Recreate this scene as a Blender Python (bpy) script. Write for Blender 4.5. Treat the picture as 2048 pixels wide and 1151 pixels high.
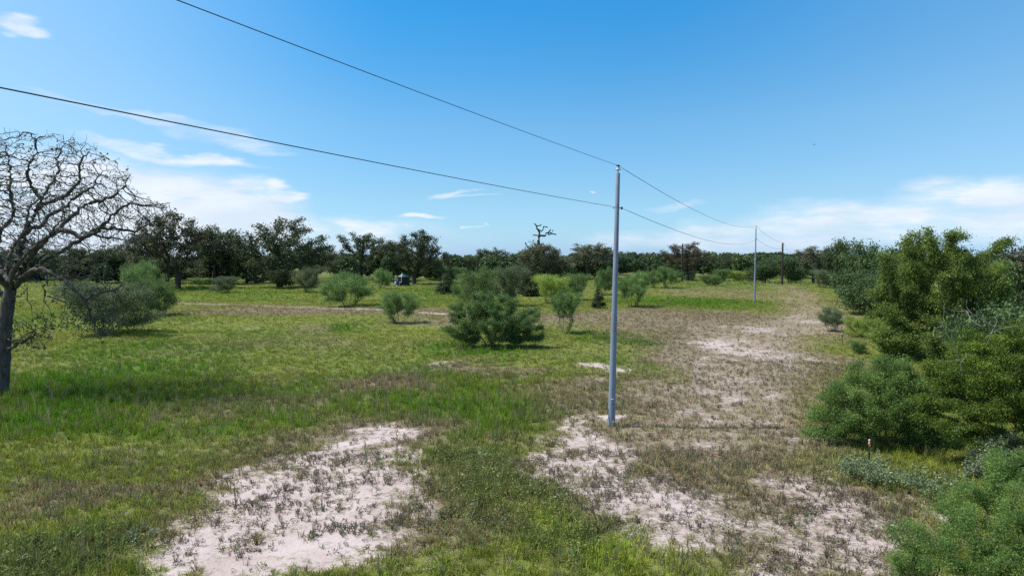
import bpy, math, time
import numpy as np
from mathutils import Vector
T0 = time.time()
for o in list(bpy.data.objects): bpy.data.objects.remove(o)
S = bpy.context.scene
C = S.collection

# ------------------------------------------------------------------ camera
F, CX, CY, HY, H = 1365.33, 1024.0, 575.5, 513.0, 7.0     # focal length in photo px, centre, horizon row, eye height
P = math.atan((CY - HY) / F)
cam = bpy.data.objects.new('camera', bpy.data.cameras.new('camera')); C.objects.link(cam)
cam.location = (0, 0, H); cam.rotation_euler = (math.pi / 2 - P, 0, 0)
cam.data.lens = 24; cam.data.sensor_width = 36; cam.data.clip_end = 20000; cam.data.clip_start = .2
S.camera = cam

# ------------------------------------------------------------------ sky, clouds, sun, exposure
SUN_EL, SUN_AZ = math.radians(58), math.radians(-87)      # azimuth from +Y (the view) towards +X; negative = left
W = bpy.data.worlds.new('World'); S.world = W; W.use_nodes = True
nt = W.node_tree; nt.nodes.clear(); N = nt.nodes; L = nt.links
def nd(t, **k):
    n = N.new(t)
    for a, b in k.items(): setattr(n, a, b)
    return n
def mth(op, a, b=None, c=None, clamp=False):
    n = nd('ShaderNodeMath', operation=op, use_clamp=clamp)
    for i, v in enumerate((a, b, c)):
        if v is None: continue
        if isinstance(v, (int, float)): n.inputs[i].default_value = v
        else: L.new(v, n.inputs[i])
    return n.outputs[0]
sky = nd('ShaderNodeTexSky', sky_type='NISHITA'); sky.sun_disc = False
sky.sun_elevation = SUN_EL; sky.sun_rotation = SUN_AZ
sky.air_density = 1.0; sky.dust_density = .35; sky.ozone_density = 2.5; sky.altitude = 100
tc = nd('ShaderNodeTexCoord')
sep = nd('ShaderNodeSeparateXYZ'); L.new(tc.outputs['Generated'], sep.inputs[0])
az = mth('ARCTAN2', sep.outputs[0], sep.outputs[1])
el = mth('ARCSINE', sep.outputs[2])
comb = nd('ShaderNodeCombineXYZ'); L.new(az, comb.inputs[0]); L.new(el, comb.inputs[1])
# wispy distortion of the cloud outlines
nz = nd('ShaderNodeTexNoise'); nz.inputs['Scale'].default_value = 9; nz.inputs['Detail'].default_value = 5
mp0 = nd('ShaderNodeMapping'); mp0.inputs['Scale'].default_value = (1, 3.2, 1); L.new(comb.outputs[0], mp0.inputs[0]); L.new(mp0.outputs[0], nz.inputs[0])
sb = nd('ShaderNodeVectorMath', operation='SUBTRACT'); L.new(nz.outputs['Color'], sb.inputs[0]); sb.inputs[1].default_value = (.5, .5, .5)
ml = nd('ShaderNodeVectorMath', operation='MULTIPLY'); L.new(sb.outputs[0], ml.inputs[0]); ml.inputs[1].default_value = (.18, .045, 0)
ad = nd('ShaderNodeVectorMath', operation='ADD'); L.new(comb.outputs[0], ad.inputs[0]); L.new(ml.outputs[0], ad.inputs[1])
def azel(px, py):
    a = math.atan((px - CX) / F); return a, math.atan((HY - py) / F * math.cos(a))
# cloud banks: centre px, centre py, half width, half height, slope (deg, + falls to the right), strength
CL = [(250,410,330,85,6,1.0),(470,425,190,58,5,.95),(120,470,420,60,0,.8),(565,385,55,13,4,.8),(350,306,165,12,8,.68),(300,292,90,8,7,.5),
      (300,238,190,10,9,.34),(470,285,110,14,8,.42),(35,55,60,12,5,.6),(15,72,26,7,5,.5),(925,383,34,7,-14,.6),(950,394,44,3,2,.45),
      (735,458,75,14,4,.62),(828,434,42,6,0,.6),(950,455,28,4,-8,.4),(975,448,8,3,0,.6),(932,456,7,3,0,.6),(1192,380,7,3,0,.45),
      (1500,468,330,24,-3,.5),(1750,428,260,36,-4,.62),(1980,385,170,24,2,.72),(1990,425,150,50,0,.6),(1700,455,420,40,-4,.5),(1350,410,50,7,0,.22),(640,480,300,40,0,.28)]
msk = None
for (px, py, rx, ry, sl, st) in CL:
    a, e = azel(px, py)
    mp = nd('ShaderNodeMapping', vector_type='TEXTURE')
    mp.inputs['Location'].default_value = (a, e, 0); mp.inputs['Rotation'].default_value = (0, 0, -math.radians(sl))
    k = math.cos(a) ** 2
    mp.inputs['Scale'].default_value = (rx / F * k * 1.25, ry / F * 1.25, 1)
    L.new(ad.outputs[0], mp.inputs[0])
    ln = nd('ShaderNodeVectorMath', operation='LENGTH'); L.new(mp.outputs[0], ln.inputs[0])
    mr = nd('ShaderNodeMapRange', interpolation_type='SMOOTHSTEP')
    mr.inputs[1].default_value = 1.05; mr.inputs[2].default_value = .35; mr.inputs[3].default_value = 0; mr.inputs[4].default_value = st
    L.new(ln.outputs['Value'], mr.inputs[0])
    msk = mr.outputs[0] if msk is None else mth('MAXIMUM', msk, mr.outputs[0])
# the same kind of cloud carries on all round the horizon outside the view
g2 = nd('ShaderNodeTexNoise'); g2.inputs['Scale'].default_value = 2.6; g2.inputs['Detail'].default_value = 6
mpg = nd('ShaderNodeMapping'); mpg.inputs['Scale'].default_value = (1, 1, 4); L.new(tc.outputs['Generated'], mpg.inputs[0]); L.new(mpg.outputs[0], g2.inputs[0])
gm = nd('ShaderNodeMapRange', interpolation_type='SMOOTHSTEP'); gm.inputs[1].default_value = .5; gm.inputs[2].default_value = .75; gm.inputs[4].default_value = .7; L.new(g2.outputs[0], gm.inputs[0])
side = nd('ShaderNodeMapRange', interpolation_type='SMOOTHSTEP'); side.inputs[1].default_value = .7; side.inputs[2].default_value = 1.0; L.new(mth('ABSOLUTE', az), side.inputs[0])
msk = mth('MAXIMUM', msk, mth('MULTIPLY', gm.outputs[0], side.outputs[0]))
fb = nd('ShaderNodeTexNoise'); fb.inputs['Scale'].default_value = 13; fb.inputs['Detail'].default_value = 11; fb.inputs['Roughness'].default_value = .62
mp2 = nd('ShaderNodeMapping'); mp2.inputs['Scale'].default_value = (1, 4.6, 1); mp2.inputs['Rotation'].default_value = (0, 0, math.radians(-5)); L.new(comb.outputs[0], mp2.inputs[0]); L.new(mp2.outputs[0], fb.inputs[0])
dens = mth('MULTIPLY', msk, mth('ADD', mth('MULTIPLY', mth('SUBTRACT', fb.outputs[0], .5), 4.2), 1.25), None, True)
dens = mth('MULTIPLY', dens, .93)
# sky colour: the clear air of the photograph, from pale blue at the horizon to azure
RAMP = [(0, (.40, .62, 1.15)), (.035, (.43, .645, .93)), (.086, (.46, .66, .813)), (.187, (.414, .722, .85)), (.267, (.265, .72, .915)), (.343, (.164, .725, .983)), (.9, (.2, .7, 1.0))]
def skyramp():
    r = nd('ShaderNodeValToRGB'); e = r.color_ramp.elements
    while len(e) < len(RAMP): e.new(.5)
    for q, (p, c) in zip(e, RAMP): q.position = p; q.color = (c[0] / 4, c[1] / 4, c[2] / 4, 1)
    L.new(el, r.inputs[0]); v = nd('ShaderNodeVectorMath', operation='SCALE'); v.inputs['Scale'].default_value = 4; L.new(r.outputs[0], v.inputs[0]); return v.outputs[0]
hs = nd('ShaderNodeHueSaturation'); hs.inputs['Saturation'].default_value = 1.0; L.new(sky.outputs[0], hs.inputs['Color'])
tn = nd('ShaderNodeMix', data_type='RGBA', blend_type='MULTIPLY'); tn.inputs[0].default_value = 1; L.new(hs.outputs[0], tn.inputs[6]); L.new(skyramp(), tn.inputs[7])
def smr(src, a, b, c, d):
    q = nd('ShaderNodeMapRange', interpolation_type='SMOOTHSTEP')
    for i, v in enumerate((a, b, c, d)): q.inputs[i + 1].default_value = v
    L.new(src, q.inputs[0]); return q.outputs[0]
glow = mth('ADD', smr(az, -.15, -.75, 0, .48), smr(az, .15, .75, 0, .16))      # the air is paler towards the sun's side
gl = nd('ShaderNodeMix', data_type='RGBA'); L.new(glow, gl.inputs[0]); L.new(tn.outputs[2], gl.inputs[6]); gl.inputs[7].default_value = (3.3, 4.6, 5.6, 1)
mx = nd('ShaderNodeMix', data_type='RGBA'); L.new(dens, mx.inputs[0]); L.new(gl.outputs[2], mx.inputs[6]); 
cs = nd('ShaderNodeTexNoise'); cs.inputs['Scale'].default_value = 7; cs.inputs['Detail'].default_value = 8; mp3 = nd('ShaderNodeMapping'); mp3.inputs['Scale'].default_value = (1, 3, 1); mp3.inputs['Location'].default_value = (3, 1, 0); L.new(comb.outputs[0], mp3.inputs[0]); L.new(mp3.outputs[0], cs.inputs[0])
cc = nd('ShaderNodeMix', data_type='RGBA'); L.new(smr(cs.outputs[0], .38, .62, 0, 1), cc.inputs[0]); cc.inputs[6].default_value = (4.1, 4.65, 5.35, 1); cc.inputs[7].default_value = (5.0, 5.35, 5.8, 1); L.new(cc.outputs[2], mx.inputs[7])
bg = nd('ShaderNodeBackground'); bg.inputs[1].default_value = .069; L.new(mx.outputs[2], bg.inputs[0])
wo = nd('ShaderNodeOutputWorld'); L.new(bg.outputs[0], wo.inputs[0])
W.cycles.sampling_method = 'MANUAL'; W.cycles.sample_map_resolution = 512

sun = bpy.data.objects.new('sun', bpy.data.lights.new('sun', 'SUN')); C.objects.link(sun)
sun.data.energy = 2.6; sun.data.angle = math.radians(1.5); sun.data.color = (1, .955, .89)
sd = Vector((math.sin(SUN_AZ) * math.cos(SUN_EL), math.cos(SUN_AZ) * math.cos(SUN_EL), math.sin(SUN_EL)))
sun.rotation_euler = sd.to_track_quat('Z', 'Y').to_euler()
S.view_settings.view_transform = 'Standard'; S.view_settings.look = 'None'; S.view_settings.gamma = 1
S.view_settings.use_curve_mapping = False; S.view_settings.exposure = 1.4
S.render.engine = 'CYCLES'
S.cycles.max_bounces = 7; S.cycles.diffuse_bounces = 4; S.cycles.glossy_bounces = 1; S.cycles.transmission_bounces = 4; S.cycles.transparent_max_bounces = 4
S.cycles.use_denoising = False

# ------------------------------------------------------------------ where a photo pixel lies in the place
def ray(px, py):
    a, b = (px - CX), (CY - py)
    return np.array([a, F * math.cos(P) + b * math.sin(P), -F * math.sin(P) + b * math.cos(P)])
def gnd(px, py):
    d = ray(px, py); t = -H / d[2]; return d[0] * t, d[1] * t
def at(px, py, Y):
    d = ray(px, py); t = Y / d[1]; return np.array([d[0] * t, Y, H + d[2] * t])

# ------------------------------------------------------------------ numpy helpers
def vnoise(x, y, s, seed):
    x = x / s; y = y / s
    xi = np.floor(x).astype(np.int64); yi = np.floor(y).astype(np.int64)
    fx = x - xi; fy = y - yi; fx = fx * fx * (3 - 2 * fx); fy = fy * fy * (3 - 2 * fy)
    def h(a, b):
        n = (a * 374761393 + b * 668265263 + seed * 1442695041) & 0xffffffff
        n = ((n ^ (n >> 13)) * 1274126177) & 0xffffffff
        return ((n ^ (n >> 16)) & 0xffff) / 65535.0
    return (h(xi, yi) * (1 - fx) + h(xi + 1, yi) * fx) * (1 - fy) + (h(xi, yi + 1) * (1 - fx) + h(xi + 1, yi + 1) * fx) * fy
def fbm(x, y, s, seed, o=4):
    r = 0; a = .5; t = 0
    for i in range(o):
        r = r + a * vnoise(x, y, s, seed + i * 17); t += a; a *= .55; s *= .47
    return r / t
def sstep(a, b, x):
    t = np.clip((x - a) / (b - a), 0, 1); return t * t * (3 - 2 * t)

def mesh_np(name, V, faces, mat, attrs=None, smooth=False):
    """faces: list of (n,k) int arrays"""
    me = bpy.data.meshes.new(name); V = np.asarray(V, np.float32)
    me.vertices.add(len(V)); me.vertices.foreach_set('co', V.ravel())
    loops = np.concatenate([f.ravel() for f in faces]).astype(np.int32)
    tot = np.concatenate([np.full(len(f), f.shape[1]) for f in faces]).astype(np.int32)
    st = np.concatenate([[0], np.cumsum(tot)[:-1]]).astype(np.int32)
    me.loops.add(len(loops)); me.loops.foreach_set('vertex_index', loops)
    me.polygons.add(len(tot)); me.polygons.foreach_set('loop_start', st); me.polygons.foreach_set('loop_total', tot)
    if smooth: me.polygons.foreach_set('use_smooth', np.ones(len(tot), bool))
    for k, (typ, a) in (attrs or {}).items():
        at_ = me.attributes.new(k, typ, 'POINT')
        at_.data.foreach_set({'FLOAT': 'value', 'FLOAT_COLOR': 'color', 'FLOAT_VECTOR': 'vector', 'INT': 'value'}[typ], np.asarray(a).ravel())
    me.update(calc_edges=True); me.validate()
    if mat: me.materials.append(mat)
    return me
def obj(name, me, parent=None, loc=(0, 0, 0), rz=0, sc=(1, 1, 1)):
    o = bpy.data.objects.new(name, me); C.objects.link(o)
    o.location = loc; o.rotation_euler = (0, 0, rz); o.scale = sc
    if parent: o.parent = parent
    return o
def tag(o, label=None, cat=None, group=None, kind=None):
    for k, v in (('label', label), ('category', cat), ('group', group), ('kind', kind)):
        if v: o[k] = v
    return o
def merge(parts):
    V = []; Fq = []; Ft = []; n = 0
    for v, fs in parts:
        V.append(v)
        for f in fs: (Fq if f.shape[1] == 4 else Ft).append(f + n)
        n += len(v)
    out = []
    if Fq: out.append(np.concatenate(Fq))
    if Ft: out.append(np.concatenate(Ft))
    return np.concatenate(V), out

# ------------------------------------------------------------------ materials
def mat_new(name):
    m = bpy.data.materials.new(name); m.use_nodes = True; t = m.node_tree; t.nodes.clear(); return m, t
def leaf_mat(name, c1, c2, trans=.35, tint=False, rough=.6):
    m, t = mat_new(name); n = t.nodes; l = t.links
    a = n.new('ShaderNodeAttribute'); a.attribute_name = 'var'
    rp = n.new('ShaderNodeValToRGB'); l.new(a.outputs['Fac'], rp.inputs[0]); e = rp.color_ramp.elements; e.new(.5)
    cm = tuple(.55 * p + .45 * q for p, q in zip(c1, c2)); c3 = c2 if tint else (c2[0] * 1.15, c2[1] * 1.12, c2[2] * 1.0)      # the freshest shoots are yellower
    for q, (p, c) in zip(e, ((0.08, c1), (.5, cm), (.92, c3))): q.position = p; q.color = (*c, 1)
    col = rp.outputs[0]
    if tint:
        b = n.new('ShaderNodeAttribute'); b.attribute_type = 'INSTANCER'; b.attribute_name = 'tint'
        mu = n.new('ShaderNodeMix'); mu.data_type = 'RGBA'; mu.blend_type = 'MULTIPLY'; mu.inputs[0].default_value = 1
        l.new(col, mu.inputs[6]); l.new(b.outputs['Color'], mu.inputs[7]); col = mu.outputs[2]
    else:
        oi = n.new('ShaderNodeObjectInfo'); hsv = n.new('ShaderNodeHueSaturation')
        mr = n.new('ShaderNodeMapRange'); mr.inputs[3].default_value = .8; mr.inputs[4].default_value = 1.25; l.new(oi.outputs['Random'], mr.inputs[0])
        l.new(mr.outputs[0], hsv.inputs['Value']); l.new(col, hsv.inputs['Color']); col = hsv.outputs[0]
    d = n.new('ShaderNodeBsdfPrincipled'); l.new(col, d.inputs['Base Color']); d.inputs['Roughness'].default_value = rough
    d.inputs['Specular IOR Level'].default_value = .12
    tr = n.new('ShaderNodeBsdfTranslucent'); l.new(col, tr.inputs[0])
    ms = n.new('ShaderNodeMixShader'); ms.inputs[0].default_value = trans; l.new(d.outputs[0], ms.inputs[1]); l.new(tr.outputs[0], ms.inputs[2])
    o = n.new('ShaderNodeOutputMaterial'); l.new(ms.outputs[0], o.inputs[0]); return m
def rough_mat(name, c1, c2, scale=6, rough=.85, bump=.4, metal=0, stretch=(1, 1, .25), spec=.3):
    m, t = mat_new(name); n = t.nodes; l = t.links
    tcn = n.new('ShaderNodeTexCoord'); mp = n.new('ShaderNodeMapping'); mp.inputs['Scale'].default_value = stretch; l.new(tcn.outputs['Object'], mp.inputs[0])
    nz = n.new('ShaderNodeTexNoise'); nz.inputs['Scale'].default_value = scale; nz.inputs['Detail'].default_value = 6; nz.inputs['Roughness'].default_value = .65; l.new(mp.outputs[0], nz.inputs[0])
    r = n.new('ShaderNodeMapRange'); r.inputs[1].default_value = .32; r.inputs[2].default_value = .68; l.new(nz.outputs[0], r.inputs[0])
    mixc = n.new('ShaderNodeMix'); mixc.data_type = 'RGBA'; l.new(r.outputs[0], mixc.inputs[0]); mixc.inputs[6].default_value = (*c1, 1); mixc.inputs[7].default_value = (*c2, 1)
    d = n.new('ShaderNodeBsdfPrincipled'); l.new(mixc.outputs[2], d.inputs['Base Color']); d.inputs['Roughness'].default_value = rough; d.inputs['Metallic'].default_value = metal
    d.inputs['Specular IOR Level'].default_value = spec
    if bump:
        b = n.new('ShaderNodeBump'); b.inputs['Strength'].default_value = bump; b.inputs['Distance'].default_value = .03; l.new(nz.outputs[0], b.inputs['Height']); l.new(b.outputs[0], d.inputs['Normal'])
    o = n.new('ShaderNodeOutputMaterial'); l.new(d.outputs[0], o.inputs[0]); return m
M = {}
M['bark'] = rough_mat('oak_bark', (.028, .025, .022), (.115, .105, .095), 7)
M['bark_far'] = rough_mat('dark_bark', (.03, .026, .022), (.075, .065, .055), 4)
M['twig'] = rough_mat('mesquite_bark', (.10, .085, .07), (.22, .19, .16), 9)
M['dead'] = rough_mat('dead_wood', (.18, .17, .155), (.38, .355, .33), 9)
M['oak'] = leaf_mat('oak_leaf', (.038, .056, .028), (.115, .140, .068), .3)
M['oak_grey'] = leaf_mat('grey_oak_leaf', (.050, .060, .036), (.150, .155, .090), .3)
M['oak_brown'] = leaf_mat('browning_oak_leaf', (.060, .058, .034), (.150, .135, .075), .3)
M['live'] = leaf_mat('live_oak_leaf', (.038, .068, .030), (.120, .175, .070), .32)
M['mesq'] = leaf_mat('mesquite_leaf', (.062, .122, .040), (.200, .300, .100), .42)
M['mesq_grey'] = leaf_mat('grey_green_leaf', (.070, .105, .052), (.180, .225, .115), .38)
M['mesq_near'] = leaf_mat('bright_mesquite_leaf', (.075, .145, .038), (.240, .350, .100), .5)
M['yellow'] = leaf_mat('yellow_green_leaf', (0.150, 0.225, 0.044), (0.300, 0.375, 0.088), .35)
M['elm'] = leaf_mat('elm_leaf', (.060, .100, .026), (.215, .290, .068), .48)
M['cedar'] = leaf_mat('juniper_scale_leaf', (.040, .080, .016), (.210, .300, .045), .4)
M['silver'] = leaf_mat('silvery_leaf', (.11, .15, .07), (.23, .28, .16), .3)
M['grass'] = leaf_mat('grass_blade', (.75, .75, .75), (1.3, 1.3, 1.3), .35, tint=True)

# ------------------------------------------------------------------ ground cover map (what grows where)
def ell(px, py, rx, ry):
    x, y = gnd(px, py); d = y; y0 = gnd(px, py + ry)[1]; y1 = gnd(px, max(py - ry, HY + 12))[1]
    return x, (y0 + y1) / 2, rx * d / F, abs(y1 - y0) / 2
SAND = [(700,905,140,26,1.0),(775,872,80,18,.9),(560,950,120,26,.8),(850,925,60,12,.8),(650,1005,240,85,1.05),(570,1100,250,80,1.05),(760,960,110,40,.7),(620,920,180,26,.6),(720,1130,160,40,.55),(640,930,200,26,.75),(850,932,70,12,.7),(775,852,38,11,.85),(300,995,70,10,.7),(130,1030,100,11,.45),
        (1190,905,120,42,.85),(1150,930,110,26,.85),(1235,862,60,12,1.1),(1060,985,55,9,.9),(1300,985,250,70,.80),(1330,1060,160,55,.7),(1520,1060,280,90,.74),(1420,1010,330,90,.5),(1200,745,48,14,.9),(1190,770,60,10,.4),
        (1505,708,60,40,.85),(1520,690,90,60,.4),(1330,800,160,30,.35),(1480,805,55,30,.7),(1640,985,150,60,.55),(1530,665,60,14,.6),(880,727,45,5,.7),(1440,690,60,20,.5),(1420,770,80,30,.35),(1820,1010,60,22,.7),(1600,720,60,12,.6),
        (520,655,40,3,.4),(1580,640,60,10,.5),(1000,1140,60,12,.4),(850,1140,60,10,.4),(90,1140,90,10,.2),(1400,880,90,26,.35)]
DRY = [(760,880,170,45,.9),(560,940,200,35,.8),(640,1040,330,120,.7),(700,900,260,60,.7),(1350,960,330,110,.95),(1550,1050,330,120,.9),(1250,820,260,60,.75),(1500,740,200,80,.95),(1420,650,270,34,1.0),(760,770,120,18,.8),(560,800,180,22,.35),
       (620,622,330,9,.9),(980,640,200,18,.6),(1250,640,230,14,.8),(560,690,200,18,.3),(980,740,150,16,.55),(1620,600,80,30,.45),(1450,590,130,14,.5),(1100,780,160,18,.5),(250,950,260,22,.65),(80,990,120,20,.5),
       (1700,820,60,60,.3),(1560,860,120,60,.6),(640,660,60,10,.4),(300,900,120,14,.3),(1640,720,90,40,.7),(980,900,80,30,.4)]
LUSH = [(180,775,270,52,1.05),(120,850,260,60,1.0),(200,1080,220,50,.45),(520,790,220,34,.7),(300,700,280,22,.55),(900,765,190,32,.8),(960,835,260,48,1.0),(700,805,170,34,.9),(1240,680,90,12,1.0),(700,655,45,10,1.1),
        (960,705,90,14,1.1),(900,690,60,10,.9),(400,840,200,30,.6),(960,890,110,30,.9),(1240,1110,200,42,.55),(1380,605,160,12,.9),(870,590,120,20,.8),(600,590,280,12,.7),(400,582,200,8,.7),(270,665,90,10,.7),(1250,795,70,14,.7),(1600,900,60,50,.45),(200,640,250,20,.4),(1480,568,200,4,.5)]
WEED = [(210,1090,240,62,1.0),(960,960,110,50,.8),(1030,1040,190,90,.9),(560,880,120,18,.6),(520,1000,90,60,.4),(1640,960,80,20,.5),(1560,1090,180,50,.25),(1270,840,80,26,.7),(640,850,200,26,.4)]
YEL = [(1250,1110,200,45,.9),(1040,1060,60,25,.5),(120,870,260,60,.2),(620,880,60,14,.9),(500,970,70,14,1.0),(200,655,300,20,.4),(500,640,200,10,.45),(840,660,120,14,.6),(300,600,260,10,.5),(1380,870,70,30,.5),(1340,1120,60,40,.6),(30,1080,80,30,.35),(900,830,200,18,.25),(500,585,300,8,.4)]
def field(lst, x, y, wob=.55):
    r = np.zeros_like(x)
    for i, (px, py, rx, ry, w) in enumerate(lst):
        cx, cy, a, b = ell(px, py, rx, ry)
        q = np.sqrt(((x - cx) / a) ** 2 + ((y - cy) / b) ** 2)
        r = np.maximum(r, w * sstep(1.35, .45, q))
    return r
def dist_poly(pts, x, y):
    r = np.full(x.shape, 1e9)
    for (a, b) in zip(pts[:-1], pts[1:]):
        d = np.array(b) - np.array(a); t = np.clip(((x - a[0]) * d[0] + (y - a[1]) * d[1]) / (d @ d), 0, 1)
        r = np.minimum(r, np.hypot(x - a[0] - t * d[0], y - a[1] - t * d[1]))
    return r
RUT1 = [gnd(*p) for p in ((1400,900),(1400,840),(1420,780),(1430,720),(1475,680),(1560,655),(1625,632),(1612,618),(1585,604),(1575,594),(1588,585),(1562,576),(1545,571),(1520,566))]
RUT2 = [gnd(*p) for p in ((1560,900),(1540,840),(1530,780),(1525,720),(1550,688),(1600,662),(1655,636),(1645,620),(1620,605),(1612,592),(1600,584),(1585,577),(1580,571),(1560,566))]
TRK = [gnd(*p) for p in ((150,602),(345,606),(480,609),(600,613),(700,617),(800,622),(880,627),(1000,634))]
def cover(x, y):
    """albedo of the plants and how bare the soil is, at points of the ground"""
    wx = x + (fbm(x, y, 5, 3) - .5) * 5 + (fbm(x, y, 1.1, 5, 3) - .5) * 1.6; wy = y + (fbm(x, y, 6, 9) - .5) * 8 + (fbm(x, y, 1.1, 6, 3) - .5) * 1.8
    n1 = fbm(x, y, 9, 21); n2 = fbm(x, y, 2.2, 33); n3 = fbm(x, y, .7, 44, 3)
    sand = field(SAND, wx, wy); dry = field(DRY, wx, wy); lush = field(LUSH, wx, wy); weed = field(WEED, wx, wy); yel = field(YEL, wx, wy)
    r1 = np.minimum(dist_poly(RUT1, wx, wy), dist_poly(RUT2, wx, wy)); tr = dist_poly(TRK, x + (n2 - .5) * 1.0, y + (n2 - .5) * 2)
    rm = dist_poly([((a[0] + b[0]) / 2, (a[1] + b[1]) / 2) for a, b in zip(RUT1, RUT2)], wx, wy); strip = sstep(5.5, 1.5, rm) * sstep(18, 30, y) * (1 - .65 * sstep(70, 110, y)); sand = np.maximum(sand, strip * .42); dry = np.maximum(dry, strip)
    rut = sstep(1.1, .2, r1); dry = np.maximum(dry, rut * .95)
    sand = np.maximum(sand, sstep(1.5, .4, tr) * .85); dry = np.maximum(dry, sstep(3.5, 1, tr) * .8); lush = lush * (1 - sstep(3.5, 1, tr)); sand = np.maximum(sand, rut * .38)
    far = sstep(120, 200, y)
    ol = np.array((.090, .106, .017)); lu = np.array((.042, .092, .006)); dr = np.array((.132, .100, .056)); db = np.array((.076, .055, .037)); we = np.array((.066, .080, .030)); ye = np.array((.125, .152, .016))
    def mixv(c, d, w): return c * (1 - w[..., None]) + d * w[..., None]
    c = np.broadcast_to(ol, x.shape + (3,)).copy()
    c = mixv(c, lu, np.clip(lush * .9 + (n1 - .5) * 1.6 * (1 - dry), 0, 1) * .9)
    c = mixv(c, we, np.clip(weed + (n2 - .55) * .9, 0, 1) * .6)
    c = mixv(c, ye, np.clip(yel * .75 + (n2 - .55) * 2.0 * (1 - dry), 0, .85))
    dd = np.clip(dry * 1.15 + (n2 - .5) * .8 + (n1 - .55) * .3, 0, 1)
    c = mixv(c, mixv(np.broadcast_to(dr, c.shape), db, np.clip((n3 - .35) * 2, 0, 1)), dd * .9)
    c = mixv(c, np.array((.21, .168, .108)), strip * .65)
    c = mixv(c, np.array((.075, .10, .028)), far * .6)
    c *= (.72 + .56 * n3)[..., None]
    bare = np.clip(sand * .80 + (n3 - .5) * .75 + (n2 - .5) * .45, 0, 1) * sstep(.05, .35, sand)
    return np.clip(c * 2.1, 0, .6), bare, dd, lush, weed

# ------------------------------------------------------------------ ground sheet
def axis(lo, hi, c, s, g):
    p = [c]; d = s
    while p[-1] < hi: p.append(p[-1] + d); d *= g
    q = [c]; d = s
    while q[-1] > lo: q.append(q[-1] - d); d *= g
    return np.array(sorted(set(p + q)))
xs = axis(-3500, 3500, 0, .34, 1.022)
ys = np.concatenate([axis(-3000, 12, 12, .5, 1.15), axis(12, 6000, 12, .24, 1.0165)[1:]]); ys = np.array(sorted(set(ys[(ys <= 12)].tolist() + ys[(ys > 12)].tolist())))
X, Y = np.meshgrid(xs, ys)
def gz(x, y): return (fbm(x, y, 14, 71, 3) - .5) * .5 * sstep(5, 25, y) + (fbm(x, y, 1.6, 72, 3) - .5) * .10
gc, bare, dd0, _, _ = cover(X, Y)
w_ = (np.clip(dd0, 0, 1) * .5 * sstep(120, 40, Y))[..., None]; gc = gc * .66 * (1 - w_) + np.array((.200, .165, .138)) * w_      # between the plants: litter, and pale soil where it is dry
GZ = gz(X, Y)
nx, ny = len(xs), len(ys)
idx = np.arange(nx * ny).reshape(ny, nx)
Fq = np.stack([idx[:-1, :-1], idx[:-1, 1:], idx[1:, 1:], idx[1:, :-1]], -1).reshape(-1, 4)
m, t = mat_new('pasture_soil_and_turf'); n = t.nodes; l = t.links
ac = n.new('ShaderNodeAttribute'); ac.attribute_name = 'plant'; ab = n.new('ShaderNodeAttribute'); ab.attribute_name = 'bare'
geo = n.new('ShaderNodeNewGeometry')
def noise(scale, det=5, rgh=.6):
    z = n.new('ShaderNodeTexNoise'); z.inputs['Scale'].default_value = scale; z.inputs['Detail'].default_value = det; z.inputs['Roughness'].default_value = rgh; l.new(geo.outputs['Position'], z.inputs[0]); return z
def mr_(src, a, b, c, d):
    r = n.new('ShaderNodeMapRange'); r.inputs[1].default_value = a; r.inputs[2].default_value = b; r.inputs[3].default_value = c; r.inputs[4].default_value = d; l.new(src, r.inputs[0]); return r.outputs[0]
def mt(op, a, b):
    q = n.new('ShaderNodeMath'); q.operation = op
    for i, v in enumerate((a, b)):
        if isinstance(v, (int, float)): q.inputs[i].default_value = v
        else: l.new(v, q.inputs[i])
    return q.outputs[0]
na = noise(3.5, 8, .7); nb = noise(13, 5, .7); nc = noise(.7, 4)
def mixn(f, a, b, bt='MIX'):
    q = n.new('ShaderNodeMix'); q.data_type = 'RGBA'; q.blend_type = bt
    if isinstance(f, (int, float)): q.inputs[0].default_value = f
    else: l.new(f, q.inputs[0])
    for s, v in ((6, a), (7, b)):
        if isinstance(v, tuple): q.inputs[s].default_value = (*v, 1)
        else: l.new(v, q.inputs[s])
    return q.outputs[2]
veg = mixn(mr_(na.outputs[0], .42, .62, 0, .55), ac.outputs['Color'], (.12, .095, .06))
vm = n.new('ShaderNodeVectorMath'); vm.operation = 'SCALE'; l.new(veg, vm.inputs[0]); l.new(mr_(nb.outputs[0], .3, .7, .6, 1.35), vm.inputs['Scale'])
sandc = mixn(mr_(nc.outputs[0], .3, .7, 0, 1), (.36, .288, .265), (.47, .39, .37))
sandc = mixn(mr_(nb.outputs[0], .5, .72, 0, .4), sandc, (.22, .17, .15))
fac = mt('ADD', mt('ADD', ab.outputs['Fac'], mr_(na.outputs[0], .3, .7, -.42, .42)), mr_(nb.outputs[0], .3, .7, -.28, .28))
fac = mr_(fac, .36, .80, 0, 1)
col = mixn(fac, vm.outputs[0], sandc)
bs = n.new('ShaderNodeBsdfPrincipled'); l.new(col, bs.inputs['Base Color']); bs.inputs['Roughness'].default_value = .95; bs.inputs['Specular IOR Level'].default_value = .1
bp = n.new('ShaderNodeBump'); bp.inputs['Strength'].default_value = .7; bp.inputs['Distance'].default_value = .08; l.new(na.outputs[0], bp.inputs['Height']); l.new(bp.outputs[0], bs.inputs['Normal'])
om = n.new('ShaderNodeOutputMaterial'); l.new(bs.outputs[0], om.inputs[0])
ca = np.concatenate([gc.reshape(-1, 3), np.ones((nx * ny, 1))], 1)
gme = mesh_np('ground', np.stack([X, Y, GZ], -1).reshape(-1, 3), [Fq], m, {'plant': ('FLOAT_COLOR', ca), 'bare': ('FLOAT', bare.ravel())}, True)
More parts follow.
